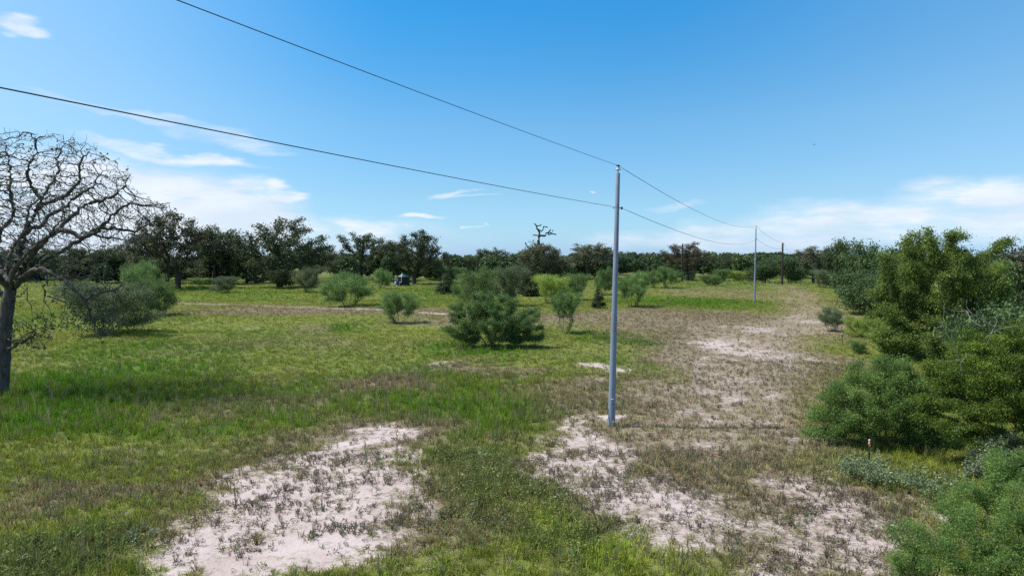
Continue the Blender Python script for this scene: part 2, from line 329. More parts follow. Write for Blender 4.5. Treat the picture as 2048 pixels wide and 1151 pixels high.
g = obj('ground', gme); tag(g, 'rough pasture ground of mixed grass and pale pink sand', None, kind='structure')
print('ground', time.time() - T0, len(Fq))

# ------------------------------------------------------------------ grass and weeds (geometry-node scatter)
R = np.random.default_rng(7)
def blades(nb, h, w, spread, lean, seed):
    r = np.random.default_rng(seed); V = []; Fs = []; Ft = []; var = []
    for i in range(nb):
        a = r.uniform(0, 6.283); rr = spread * math.sqrt(r.uniform()); x, y = rr * math.cos(a), rr * math.sin(a)
        a2 = a + r.uniform(-1, 1); ln = r.uniform(.2, 1) * lean; hh = h * r.uniform(.5, 1.1); ww = w * r.uniform(.6, 1.2)
        dx, dy = math.cos(a2), math.sin(a2); p = r.uniform(0, 3.14); ex, ey = math.cos(p) * ww / 2, math.sin(p) * ww / 2; k = len(V)
        m1 = (x + dx * ln * .35 * hh, y + dy * ln * .35 * hh, hh * .6); tp = (x + dx * ln * hh, y + dy * ln * hh, hh * (1 - .25 * ln))
        V += [(x - ex, y - ey, -.02), (x + ex, y + ey, -.02), (m1[0] + ex * .8, m1[1] + ey * .8, m1[2]), (m1[0] - ex * .8, m1[1] - ey * .8, m1[2]), tp]
        Fs.append((k, k + 1, k + 2, k + 3)); Ft.append((k + 3, k + 2, k + 4)); var += [r.uniform()] * 5
    return mesh_np('tuft', V, [np.array(Fs), np.array(Ft)], M['grass'], {'var': ('FLOAT', var)})
def weedm(nl, h, rad, ls, seed, stalks=4, flat=.6):
    r = np.random.default_rng(seed); V = []; Fs = []; var = []
    for i in range(stalks):
        a = r.uniform(0, 6.283); t = (math.cos(a) * rad * .7, math.sin(a) * rad * .7, h * r.uniform(.6, 1)); k = len(V); w = .006
        V += [(-w, 0, -.02), (w, 0, -.02), (t[0] + w, t[1], t[2]), (t[0] - w, t[1], t[2])]; Fs.append((k, k + 1, k + 2, k + 3)); var += [.1] * 4
    for i in range(nl):
        q = r.normal(size=3); q /= np.linalg.norm(q); q[2] = abs(q[2]); rr = r.uniform(.35, 1) ** .5
        c = np.array([q[0] * rad * rr, q[1] * rad * rr, h * (.15 + .85 * q[2] * rr)])
        u = r.normal(size=3) * (1, 1, flat); u /= np.linalg.norm(u); v = np.cross(u, r.normal(size=3)); v /= np.linalg.norm(v); L_ = ls * r.uniform(.6, 1.3); k = len(V)
        V += [c - u * L_, c + v * L_ * .45, c + u * L_, c - v * L_ * .45]; Fs.append((k, k + 1, k + 2, k + 3)); var += [r.uniform()] * 4
    return mesh_np('weed', V, [np.array(Fs)], M['grass'], {'var': ('FLOAT', var)})
def scatter(name, label, meshes, pts, tint, scl, pick, tilt=.15):
    src = bpy.data.collections.new(name + '_source')
    for i, me in enumerate(meshes): src.objects.link(bpy.data.objects.new('%s_source_%02d' % (name, i), me))
    me = bpy.data.meshes.new(name); k = len(pts); me.vertices.add(k); me.vertices.foreach_set('co', pts.astype(np.float32).ravel())
    rot = np.stack([R.normal(0, tilt, k), R.normal(0, tilt, k), R.uniform(0, 6.283, k)], -1)
    for nm, ty, fld, arr in (('tint', 'FLOAT_COLOR', 'color', np.concatenate([tint, np.ones((k, 1))], 1)), ('rot', 'FLOAT_VECTOR', 'vector', rot), ('scl', 'FLOAT_VECTOR', 'vector', scl), ('pick', 'INT', 'value', pick.astype(np.int32))):
        a = me.attributes.new(nm, ty, 'POINT'); a.data.foreach_set(fld, arr.ravel())
    o = obj(name, me); tag(o, label, None, kind='stuff')
    ng = bpy.data.node_groups.new(name + '_scatter', 'GeometryNodeTree')
    ng.interface.new_socket('Geometry', in_out='INPUT', socket_type='NodeSocketGeometry'); ng.interface.new_socket('Geometry', in_out='OUTPUT', socket_type='NodeSocketGeometry')
    a = ng.nodes; k_ = ng.links
    gi = a.new('NodeGroupInput'); go = a.new('NodeGroupOutput'); ip = a.new('GeometryNodeInstanceOnPoints'); ci = a.new('GeometryNodeCollectionInfo')
    ci.inputs['Collection'].default_value = src; ci.inputs['Separate Children'].default_value = True; ci.inputs['Reset Children'].default_value = True
    def na_(nm, ty):
        q = a.new('GeometryNodeInputNamedAttribute'); q.data_type = ty; q.inputs['Name'].default_value = nm; return q.outputs['Attribute']
    k_.new(gi.outputs[0], ip.inputs['Points']); k_.new(ci.outputs[0], ip.inputs['Instance']); ip.inputs['Pick Instance'].default_value = True
    k_.new(na_('pick', 'INT'), ip.inputs['Instance Index']); k_.new(na_('rot', 'FLOAT_VECTOR'), ip.inputs['Rotation']); k_.new(na_('scl', 'FLOAT_VECTOR'), ip.inputs['Scale'])
    k_.new(ip.outputs[0], go.inputs[0])
    md = o.modifiers.new('scatter', 'NODES'); md.node_group = ng
    return o
def spread(n_, d0, d1, pad=3):
    """random points over the wedge of ground in view (and a little beside it), between two distances"""
    d = np.sqrt(R.uniform(d0 * d0, d1 * d1, n_)); x = R.uniform(-1, 1, n_) * (d * .80 + pad); return x, d
def dens_pts(bands):
    xs_, ys_ = [], []
    for (d0, d1, per) in bands:
        area = .8 * (d1 * d1 - d0 * d0) + 6 * (d1 - d0); a, b = spread(int(area * per), d0, d1); xs_.append(a); ys_.append(b)
    return np.concatenate(xs_), np.concatenate(ys_)
# grass
x, y = dens_pts([(11, 24, 36), (24, 40, 20), (40, 65, 10), (65, 110, 4.5), (110, 230, 1.3)])
c, b, dd, lush, weed = cover(x, y)
keep = R.uniform(size=len(x)) > np.clip(b * 1.25 - .12, 0, .97) + dd * .42
x, y, c, b, dd, lush, weed = [q[keep] for q in (x, y, c, b, dd, lush, weed)]
k = len(x); big = 1 + sstep(40, 160, y) * 1.5
hgt = (.55 + .75 * lush + .35 * fbm(x, y, 4, 91)) * R.uniform(.6, 1.3, k) * (1 - .35 * b) * (1 - .28 * sstep(22, 60, y))
scl = np.stack([big * R.uniform(.8, 1.3, k)] * 2 + [hgt * (1 + .35 * (big - 1))], -1)
tint = c * 1.08 * R.uniform(.75, 1.35, (k, 1)) * (1 + R.normal(0, .07, (k, 3)))
tall = (R.uniform(size=k) < .035) & (y < 60); scl[tall] *= (.55, .55, 2.1); tint[tall] = np.array((.22, .20, .11)) * R.uniform(.7, 1.3, (tall.sum(), 1)); pale = R.uniform(size=k) < .08; tint[pale] = np.array((.26, .23, .12)) * R.uniform(.7, 1.2, (pale.sum(), 1))
tm = [blades(16, .30, .022, .12, .8, 1), blades(22, .22, .020, .16, 1.1, 2), blades(12, .40, .018, .08, .5, 3)]
scatter('grass', 'mixed green and straw grass covering the pasture', tm, np.stack([x, y, gz(x, y)], -1), np.clip(tint, 0, 1), scl, R.integers(0, 3, k))
print('grass', k, time.time() - T0)
# broadleaf weeds
x, y = dens_pts([(11, 24, 16), (24, 45, 7), (45, 90, 1.6)])
c, b, dd, lush, weed = cover(x, y); keep = R.uniform(size=len(x)) < np.clip(.20 + weed * .9 + dd * .25 - lush * .2, 0, 1) * np.clip(1.1 - b, .12, 1)
x, y, c, b, dd, weed = [q[keep] for q in (x, y, c, b, dd, weed)]; k = len(x)
tint = c * .6 + np.array((.080, .098, .040)) * .6; tint *= R.uniform(.7, 1.5, (k, 1)); sv = R.uniform(size=k) < .03; tint[sv] = np.array((.26, .31, .19)) * R.uniform(.8, 1.2, (sv.sum(), 1))
s_ = R.uniform(.55, 1.25, k) * (.75 + .5 * weed)
wm = [weedm(34, .26, .15, .030, 11), weedm(44, .18, .20, .034, 12), weedm(26, .38, .13, .028, 13, 6)]
scatter('broadleaf_weeds', 'low leafy grey green weeds among the grass', wm, np.stack([x, y, gz(x, y)], -1), np.clip(tint, 0, 1), np.stack([s_] * 3, -1), R.integers(0, 3, k))
# dead brown weeds and litter on the sandy and dry ground
x, y = dens_pts([(11, 24, 50), (24, 45, 13), (45, 85, 2.5)])
c, b, dd, lush, weed = cover(x, y); keep = R.uniform(size=len(x)) < np.clip(dd * .9, 0, 1) * np.clip(1.1 - b * .25, .3, 1) * (.10 + sstep(.34, .66, fbm(x, y, .9, 57, 3)))
x, y, b = x[keep], y[keep], b[keep]; k = len(x)
mixr = R.uniform(size=(k, 1)); tint = (np.array((.115, .088, .068)) * mixr + np.array((.27, .215, .155)) * (1 - mixr)) * R.uniform(.7, 1.25, (k, 1))
gsel = R.uniform(size=k) < .22; tint[gsel] = np.array((.15, .18, .11)) * R.uniform(.7, 1.3, (gsel.sum(), 1))
s_ = R.uniform(.35, 1.1, k)
dm = [weedm(16, .20, .11, .035, 21, 7), weedm(22, .10, .17, .03, 22, 5), blades(12, .24, .014, .07, .9, 23)]
scatter('dry_weeds', 'dead brown weeds and litter on the sandy ground', dm, np.stack([x, y, gz(x, y)], -1), np.clip(tint, 0, 1), np.stack([s_] * 3, -1), R.integers(0, 3, k))
print('weeds', k, time.time() - T0)

# ------------------------------------------------------------------ trees
def colonize(nodes, parent, attr, step, di, dk, iters, jit, rng, trop=0.0):
    nodes = [np.array(p, float) for p in nodes]; parent = list(parent)
    A = np.array(attr); nn = np.array(nodes); near = np.empty(len(A), int); dist = np.full(len(A), 1e9)
    def upd(ids, dist, near):
        q = np.array([nodes[i] for i in ids])
        for s in range(0, len(q), 400):
            d = np.linalg.norm(A[:, None] - q[None, s:s + 400], axis=2); j = d.argmin(1); dm_ = d[np.arange(len(A)), j]; u = dm_ < dist
            dist[u] = dm_[u]; near[u] = np.array(ids)[s:s + 400][j[u]]
    upd(list(range(len(nodes))), dist, near); cnt = {}
    for it in range(iters):
        if not len(A): break
        act = dist < di
        if not act.any():
            act = dist <= dist.min() + step
        ids = near[act]; P_ = np.array([nodes[i] for i in ids]); v = A[act] - P_; v /= np.linalg.norm(v, axis=1)[:, None] + 1e-9
        u, inv = np.unique(ids, return_inverse=True); s = np.zeros((len(u), 3)); np.add.at(s, inv, v)
        s /= np.linalg.norm(s, axis=1)[:, None] + 1e-9; s += rng.normal(0, jit, s.shape); s[:, 2] += trop; s /= np.linalg.norm(s, axis=1)[:, None] + 1e-9
        new = []
        for i, d in zip(u, s):
            if cnt.get(i, 0) >= 3: continue
            cnt[i] = cnt.get(i, 0) + 1
            nodes.append(nodes[i] + d * step); parent.append(int(i)); new.append(len(nodes) - 1)
        if not new: break
        upd(new, dist, near); kp = dist > dk
        # attractors stuck on a saturated node are dropped
        sat = np.array([cnt.get(i, 0) >= 3 for i in near]); kp &= ~(sat & (dist < step * 1.2))
        A = A[kp]; dist = dist[kp]; near = near[kp]
    return np.array(nodes), np.array(parent)
def radii(parent, r0, p):
    n_ = len(parent); s = np.zeros(n_); kids = np.zeros(n_, int)
    for i in range(n_ - 1, -1, -1):
        if kids[i] == 0: s[i] = r0 ** p
        if parent[i] >= 0: s[parent[i]] += s[i]; kids[parent[i]] += 1
    return s ** (1 / p), kids
def tubes(nodes, parent, rad, minr=0, thick=.05):
    e = np.array([i for i in range(len(parent)) if parent[i] >= 0 and rad[i] > minr]); pr = parent[e]
    dirn = np.zeros_like(nodes); dirn[parent >= 0] = nodes[parent >= 0] - nodes[parent[parent >= 0]]
    root = parent < 0; dirn[root] = (0, 0, 1); dirn /= np.linalg.norm(dirn, axis=1)[:, None] + 1e-9
    main = {}
    for i in e:
        q = parent[i]
        if q not in main or rad[i] > rad[main[q]]: main[q] = i
    ism = np.array([main[parent[i]] == i for i in e])
    ra = np.where(ism, rad[pr], rad[e] * 1.15); da = np.where(ism[:, None], dirn[pr], dirn[e])
    out = []
    for sel, k in ((rad[e] >= thick, 8), (rad[e] < thick, 4)):
        if not sel.any(): continue
        def ring(c, d, r):
            ref = np.where(np.abs(d[:, 2:3]) > .9, np.array([[1., 0, 0]]), np.array([[0, 0, 1.]])); u = np.cross(d, ref); u /= np.linalg.norm(u, axis=1)[:, None] + 1e-9; v = np.cross(d, u)
            t_ = np.arange(k) / k * 2 * math.pi
            return c[:, None] + r[:, None, None] * (np.cos(t_)[None, :, None] * u[:, None] + np.sin(t_)[None, :, None] * v[:, None])
        E = e[sel]
        A_ = ring(nodes[parent[E]], da[sel], ra[sel]); B_ = ring(nodes[E], dirn[E], rad[E]); m_ = len(E)
        V = np.concatenate([A_, B_], 1).reshape(-1, 3); base = (np.arange(m_) * 2 * k)[:, None]; j = np.arange(k)[None]; j2 = (j + 1) % k
        Fq_ = np.stack([base + j, base + j2, base + k + j2, base + k + j], -1).reshape(-1, 4); out.append((V, [Fq_]))
    return merge(out)
def leaves(cent, size, rng, aspect=.5, up=.3, varc=None, dirs=None):
    n_ = len(cent); u = rng.normal(size=(n_, 3)) if dirs is None else dirs + rng.normal(0, .5, (n_, 3)); u /= np.linalg.norm(u, axis=1)[:, None]
    w = rng.normal(size=(n_, 3)) + (0, 0, up); v = np.cross(w, u); v /= np.linalg.norm(v, axis=1)[:, None] + 1e-9
    s = size * rng.uniform(.6, 1.35, (n_, 1)); V = np.stack([cent - u * s, cent + v * s * aspect, cent + u * s, cent - v * s * aspect], 1).reshape(-1, 3)
    Fq_ = (np.arange(n_) * 4)[:, None] + np.arange(4)[None]
    var = rng.uniform(size=n_) * .4 + (varc if varc is not None else rng.uniform(size=n_)) * .6
    return V, Fq_, np.repeat(var, 4)
def lobes(n_, L_, rng, shell=0.0):
    """points in a union of ellipsoids (cx,cy,cz,rx,ry,rz)"""
    L_ = np.array(L_, float); vol = L_[:, 3] * L_[:, 4] * L_[:, 5]; w = rng.choice(len(L_), n_, p=vol / vol.sum())
    q = rng.normal(size=(n_, 3)); q /= np.linalg.norm(q, axis=1)[:, None]; r = rng.uniform(shell, 1, (n_, 1)) ** (1 / 3 if shell == 0 else .6)
    return L_[w, :3] + q * r * L_[w, 3:]
def crown_lobes(rng, w, h0, h1, n_, flat=.75):
    """irregular crown: a few big lobes round an axis between heights h0 and h1, half width w"""
    out = []; hc = (h0 + h1) / 2
    for i in range(n_):
        a = rng.uniform(0, 6.283); rr = w * rng.uniform(.1, .62); z = rng.uniform(h0 + .2 * (h1 - h0), h1 - .17 * (h1 - h0)); s = rng.uniform(.30, .5)
        out.append((math.cos(a) * rr, math.sin(a) * rr, z, w * s, w * s, min((h1 - h0) * s * flat, (h1 - z))))
    out.append((0, 0, hc, w * .55, w * .55, (h1 - h0) * .46)); return out
class Proto: pass
def tree_proto(seed, w, h, clear, natt, leafn, lsize, stem=1, step=.35, di=3, dk=.6, jit=.25, r0=.02, lobesn=7, clump=.28, aspect=.5, lean=0, pw=2.3, lob=None, leaf_frac=1.0, minr=0, up=.3, droop=0, trunk_r=None, splay=.35, thin=.0, zs=.75):
    rng = np.random.default_rng(seed); lb = lob if lob is not None else crown_lobes(rng, w, clear, h, lobesn)
    att = lobes(natt, lb, rng); att = att[att[:, 2] > clear * .6 + .05]
    nodes = []; par = []
    if stem > 1: nodes.append(np.array([0, 0, -.45])); par.append(-1)
    for s in range(stem):
        a = s / stem * 6.283 + rng.uniform(0, 1); b = np.array([math.cos(a), math.sin(a), 0]) * (.0 if stem == 1 else .12 * w / 2); d = np.array([math.cos(a) * (splay if stem > 1 else lean), math.sin(a) * (splay if stem > 1 else 0), 1.0]); k = max(2, int(max(clear, .4) / step) + 1)
        p = b + np.array([0, 0, -.25]); nodes.append(p); par.append(-1 if stem == 1 else 0)
        for i in range(k):
            p = p + d / np.linalg.norm(d) * step + rng.normal(0, .04 if stem == 1 else .03, 3) * (1, 1, .3); nodes.append(p); par.append(len(nodes) - 2)
    nodes, par = colonize(nodes, par, att, step, di, dk, 90, jit, rng, .03)
    rad, kids = radii(par, r0, pw)
    if trunk_r: rad = rad * (1 + (trunk_r / rad.max() - 1) * sstep(.0, 1, rad / rad.max()))
    V, Fs = tubes(nodes, par, rad, minr); o = Proto(); o.wood = (V, Fs)
    tips = np.where((rad < r0 * 2.3) & (par >= 0))[0]
    if leaf_frac < 1: tips = tips[rng.uniform(size=len(tips)) < leaf_frac]
    per = max(1, int(leafn / max(1, len(tips)))); ci = np.repeat(tips, per)
    vc = np.repeat(rng.uniform(size=len(tips)), per)
    cen = nodes[ci] + rng.normal(0, clump, (len(ci), 3)) * (1, 1, zs) - (0, 0, droop)
    cen[:, 2] = np.maximum(cen[:, 2], .08)
    V, Fq_, var = leaves(cen, lsize, rng, aspect, up, vc); o.leaf = (V, Fq_, var); o.h = float(np.percentile(cen[:, 2], 99.3)); o.w = float(np.percentile(np.hypot(cen[:, 0], cen[:, 1]), 96)); return o
PM = {}
def tree_meshes(key, pr, wood, leaf):
    k = (key, wood, leaf)
    if k not in PM:
        if ('w', key, wood) not in PM: PM[('w', key, wood)] = mesh_np('trunk', pr.wood[0], pr.wood[1], M[wood], None, True)
        PM[k] = (PM[('w', key, wood)], mesh_np('crown', pr.leaf[0], [pr.leaf[1]], M[leaf], {'var': ('FLOAT', pr.leaf[2])}))
    return PM[k]
def plant(name, label, cat, key, wood, leaf, loc, h, w, rz, group=None, parts=('trunk', 'crown')):
    pr = PR[key]; a, b = tree_meshes(key, pr, wood, leaf)
    r = bpy.data.objects.new(name, None); C.objects.link(r); r.empty_display_size = .3
    r.location = (loc[0], loc[1], float(gz(np.array([loc[0]]), np.array([loc[1]]))[0]) - .02); r.rotation_euler = (0, 0, rz); s = w / pr.w; q_ = 1 + .14 * math.sin(rz * 7.3 + loc[0]); r.scale = (s * q_, s / q_, h / pr.h)
    tag(r, label, cat, group); obj(parts[0], a, r); obj(parts[1], b, r); return r
PR = {}
# background post oaks: clumpy crowns on crooked limbs
PR['oakA'] = tree_proto(1, 7.5, 15, 2.9, 430, 15000, .17, step=.5, di=6, dk=1.15, jit=.5, r0=.035, lobesn=11, clump=.36, trunk_r=.42)
PR['oakB'] = tree_proto(2, 7.5, 14, 2.0, 400, 14000, .17, step=.5, di=6, dk=1.15, jit=.5, r0=.035, lobesn=10, clump=.36, trunk_r=.42)
PR['oakC'] = tree_proto(3, 7.0, 12, 2.2, 480, 15000, .18, step=.5, di=6, dk=1.0, jit=.42, r0=.033, lobesn=12, clump=.42, trunk_r=.38)
PR['oakD'] = tree_proto(4, 6.5, 13, 3.6, 300, 8000, .17, step=.5, di=6, dk=1.2, jit=.55, r0=.04, lobesn=8, clump=.32, trunk_r=.38)
PR['thick'] = tree_proto(5, 6.0, 8, .6, 420, 12000, .18, step=.45, di=5, dk=.95, jit=.3, r0=.03, lobesn=12, clump=.55, stem=2)
PR['thick2'] = tree_proto(6, 6.0, 8, .5, 420, 12000, .17, step=.45, di=5, dk=.95, jit=.3, r0=.03, lobesn=10, clump=.55, stem=3)
# mesquite bushes: several stems, airy fine foliage
PR['mesA'] = tree_proto(11, 2.4, 3.6, 1.0, 420, 22815, .05, stem=5, step=.18, di=1.8, dk=.42, jit=.3, r0=.010, lobesn=10, clump=.155, aspect=.32, pw=2.2, splay=.55)
PR['mesB'] = tree_proto(12, 2.4, 3.4, .7, 420, 26325, .05, stem=6, step=.18, di=1.8, dk=.42, jit=.3, r0=.010, lobesn=12, clump=.16, aspect=.32, pw=2.2, splay=.6)
PR['mesC'] = tree_proto(13, 2.4, 3.0, .35, 460, 29835, .05, stem=7, step=.18, di=1.8, dk=.42, jit=.3, r0=.010, lobesn=13, clump=.17, aspect=.32, pw=2.2, splay=.8)
PR['mesD'] = tree_proto(14, 2.4, 3.6, 1.2, 380, 19305, .05, stem=5, step=.18, di=1.8, dk=.34, jit=.28, r0=.010, lobesn=8, clump=.13, aspect=.32, pw=2.2, splay=.5)
cl = [(0, 0, z, .95 * (1 - z / 3.2) + .12, .95 * (1 - z / 3.2) + .12, .34) for z in np.linspace(.3, 2.7, 9)]
PR['cone'] = tree_proto(15, 1.0, 3.0, .2, 260, 9000, .06, stem=1, step=.18, di=1.2, dk=.28, jit=.2, r0=.009, clump=.13, lob=cl, aspect=.4)
print('protos', time.time() - T0)

# --- the big bare oak on the left, limbs as they run in the photograph
rb = np.random.default_rng(42); OY = gnd(8, 785)[1]
nodes = []; par = []
def limb(pts, start=None, dy=None, st=.16, wob=.035):
    """pts: (px,py,depth offset)"""
    P3 = [at(p[0], p[1], OY + (p[2] if len(p) > 2 else 0)) for p in pts]
    if start is not None: P3 = [nodes[start]] + P3
    else: nodes.append(P3[0] + np.array([0, 0, -.3])); par.append(-1)
    ids = [start if start is not None else len(nodes) - 1]
    for a, b in zip(P3[:-1], P3[1:]):
        k = max(1, int(np.linalg.norm(b - a) / st))
        for i in range(1, k + 1):
            nodes.append(a + (b - a) * i / k + rb.normal(0, wob, 3)); par.append(ids[-1]); ids.append(len(nodes) - 1)
    return ids
def near_id(px, py, dy=0):
    q = at(px, py, OY + dy); return int(np.argmin([np.linalg.norm(n_ - q) for n_ in nodes]))
tr_ = limb([(4, 785), (6, 740), (9, 690), (12, 640), (16, 605), (22, 575)], wob=.015)
limb([(28, 545, .1), (38, 505, .2), (52, 465, .4), (68, 432, .5), (80, 408, .5), (84, 400, .5)], tr_[-1])
limb([(70, 385, .5), (58, 365, .3), (54, 345, .1), (62, 325, 0), (74, 305, 0), (70, 280, 0), (58, 262, 0)], near_id(84, 400, .5))
limb([(104, 365, .9), (118, 340, 1.2), (112, 318, 1.4), (126, 292, 1.6), (128, 270, 1.6)], near_id(84, 400, .5))
limb([(112, 400, 0), (140, 385, -.4), (158, 365, -.8), (160, 335, -1), (165, 312, -1), (188, 295, -1.2)], near_id(80, 408, .5))
limb([(80, 455, 1.2), (100, 432, 1.6), (128, 415, 2), (150, 395, 2.4), (185, 375, 2.6), (200, 350, 2.6)], near_id(58, 455, .4))
b1 = limb([(50, 530, -.6), (72, 495, -1), (92, 478, -1.2), (118, 458, -1.4), (140, 462, -1.5), (160, 474, -1.5), (185, 468, -1.6), (215, 474, -1.8), (245, 478, -2), (270, 490, -2.2)], tr_[-1])
limb([(205, 452, -1.8), (222, 432, -1.8), (240, 415, -1.8), (262, 405, -1.8), (285, 412, -1.8), (318, 408, -1.8), (338, 405, -1.8)], near_id(185, 468, -1.6))
limb([(135, 440, -1), (150, 425, -.8), (172, 408, -.6), (198, 402, -.5), (225, 392, -.4), (250, 372, -.3), (262, 345, -.3)], near_id(118, 458, -1.4))
b2 = limb([(40, 562, .3), (66, 540, .6), (92, 518, .9), (118, 506, 1.1), (140, 490, 1.3), (168, 474, 1.5), (195, 456, 1.8), (230, 456, 2), (270, 462, 2.2), (300, 448, 2.4)], near_id(18, 590))
b3 = limb([(42, 556, -.5), (62, 540, -.9), (84, 537, -1.1), (104, 545, -1.3), (120, 556, -1.4), (138, 570, -1.5), (156, 586, -1.6), (172, 596, -1.6), (176, 615, -1.6), (186, 640, -1.6), (198, 662, -1.6), (205, 685, -1.5)], near_id(18, 590))
limb([(92, 552, -1.3), (94, 566, -1.4), (86, 574, -1.5), (91, 590, -1.5), (87, 606, -1.5)], near_id(86, 538, -1.1))
limb([(105, 594, -1.5), (122, 600, -1.6), (140, 614, -1.7)], near_id(90, 588, -1.5))
limb([(185, 588, -1.6), (205, 584, -1.6), (228, 580, -1.6), (240, 596, -1.6)], near_id(172, 596, -1.6))
limb([(45, 590, -.9), (55, 575, -1.2), (56, 600, -1.3), (62, 615, -1.4)], near_id(16, 600))
limb([(-30, 560, .2), (-70, 520, .4), (-115, 480, .5), (-150, 430, .6), (-160, 380, .6)], near_id(16, 600))
limb([(5, 540, 1), (-8, 500, 1.4), (2, 455, 1.7), (22, 437, 1.9), (30, 418, 2), (18, 385, 2.1), (22, 340, 2.1), (10, 295, 2.1)], tr_[-1])
limb([(-20, 540, -1), (-50, 480, -1.6), (-40, 410, -2), (-20, 350, -2.2), (-8, 290, -2.2)], tr_[-1])
limb([(10, 550, 1.6), (20, 505, 2.8), (50, 460, 3.6), (60, 410, 3.9), (100, 390, 4)], tr_[-1])
limb([(25, 540, -1.6), (60, 500, -2.8), (100, 470, -3.4), (130, 430, -3.7)], tr_[-1])
limb([(30, 690, -.6), (50, 680, -1), (75, 668, -1.2)], near_id(8, 700), st=.14)
def L3(px, py, dy, rx, ry, rz):
    q = at(px, py, OY + dy); return (*q, rx, ry, rz)
lb = [L3(60, 400, 0, 4.6, 4.6, 3.6), L3(-60, 430, 0, 4.5, 4.5, 3.6), L3(170, 430, -.3, 3.4, 3.6, 2.6), L3(250, 440, 0, 2.3, 2.4, 1.6), L3(310, 425, -.8, 1.3, 1.2, .6),
      L3(130, 330, 0, 2.6, 2.8, 1.7), L3(20, 320, 0, 3, 3, 1.7), L3(190, 560, -1, 2.2, 1.6, 1.2), L3(190, 640, -1.6, 1.4, 1.1, 1.0), L3(110, 640, -1.5, .9, .8, .5), L3(60, 670, -1, 1.3, 1.0, .9), L3(110, 540, .5, 2.4, 2, .9)]
att = np.concatenate([lobes(4800, lb[:7] + lb[11:], rb)] + [lobes(n_, [q_], rb) for n_, q_ in ((420, lb[2]), (420, lb[3]), (260, lb[4]), (330, lb[7]), (330, lb[8]), (150, lb[9]), (420, lb[10]))]); att = att[att[:, 2] > 1.9]
nodes, par = colonize(nodes, par, att, .23, 1.6, .33, 110, .42, rb, .0)
par = list(par); nodes = [q for q in nodes]; r0_, _k = radii(np.array(par), .0102, 2.02); thin_ = np.where((r0_ < .05) & (np.array([q[2] for q in nodes]) > 1.8))[0]
for i_ in rb.choice(thin_, 2600):                                   # short crooked spurs all over the finer limbs
    d_ = rb.normal(size=3); d_ /= np.linalg.norm(d_); pi_ = int(i_)
    for k_ in range(int(rb.integers(1, 4))):
        d_ = d_ + rb.normal(0, .45, 3); d_ /= np.linalg.norm(d_); nodes.append(nodes[pi_] + d_ * rb.uniform(.10, .20)); par.append(pi_); pi_ = len(nodes) - 1
nodes = np.array(nodes)
rad, kids = radii(np.array(par), .0080, 2.05); rad = rad * (1 + (.31 / rad.max() - 1) * sstep(.05, 1, rad / rad.max()))
V, Fs = tubes(nodes, np.array(par), rad, 0, .03)
ok = bpy.data.objects.new('bare_oak_tree', None); C.objects.link(ok); bx, by = gnd(8, 785); ok.location = (bx, by, 0)
tag(ok, 'large nearly leafless oak with crooked grey limbs at the left edge', 'tree')
off = np.array([bx, by, 0]); obj('trunk', mesh_np('trunk', V - off, Fs, M['bark'], None, True), ok)
tips = np.where((kids == 0) & (rb.uniform(size=len(kids)) < .20))[0]; low = np.where((kids == 0) & (nodes[:, 2] < 4.9))[0]
ci = np.concatenate([np.repeat(tips, 6), np.repeat(low, 5)]); cen = nodes[ci] + rb.normal(0, .07, (len(ci), 3))
V, Fq_, var = leaves(cen, .055, rb, .6); obj('crown', mesh_np('crown', V - off, [Fq_], M['oak'], {'var': ('FLOAT', var)}), ok)
print('bare oak', len(nodes), time.time() - T0)

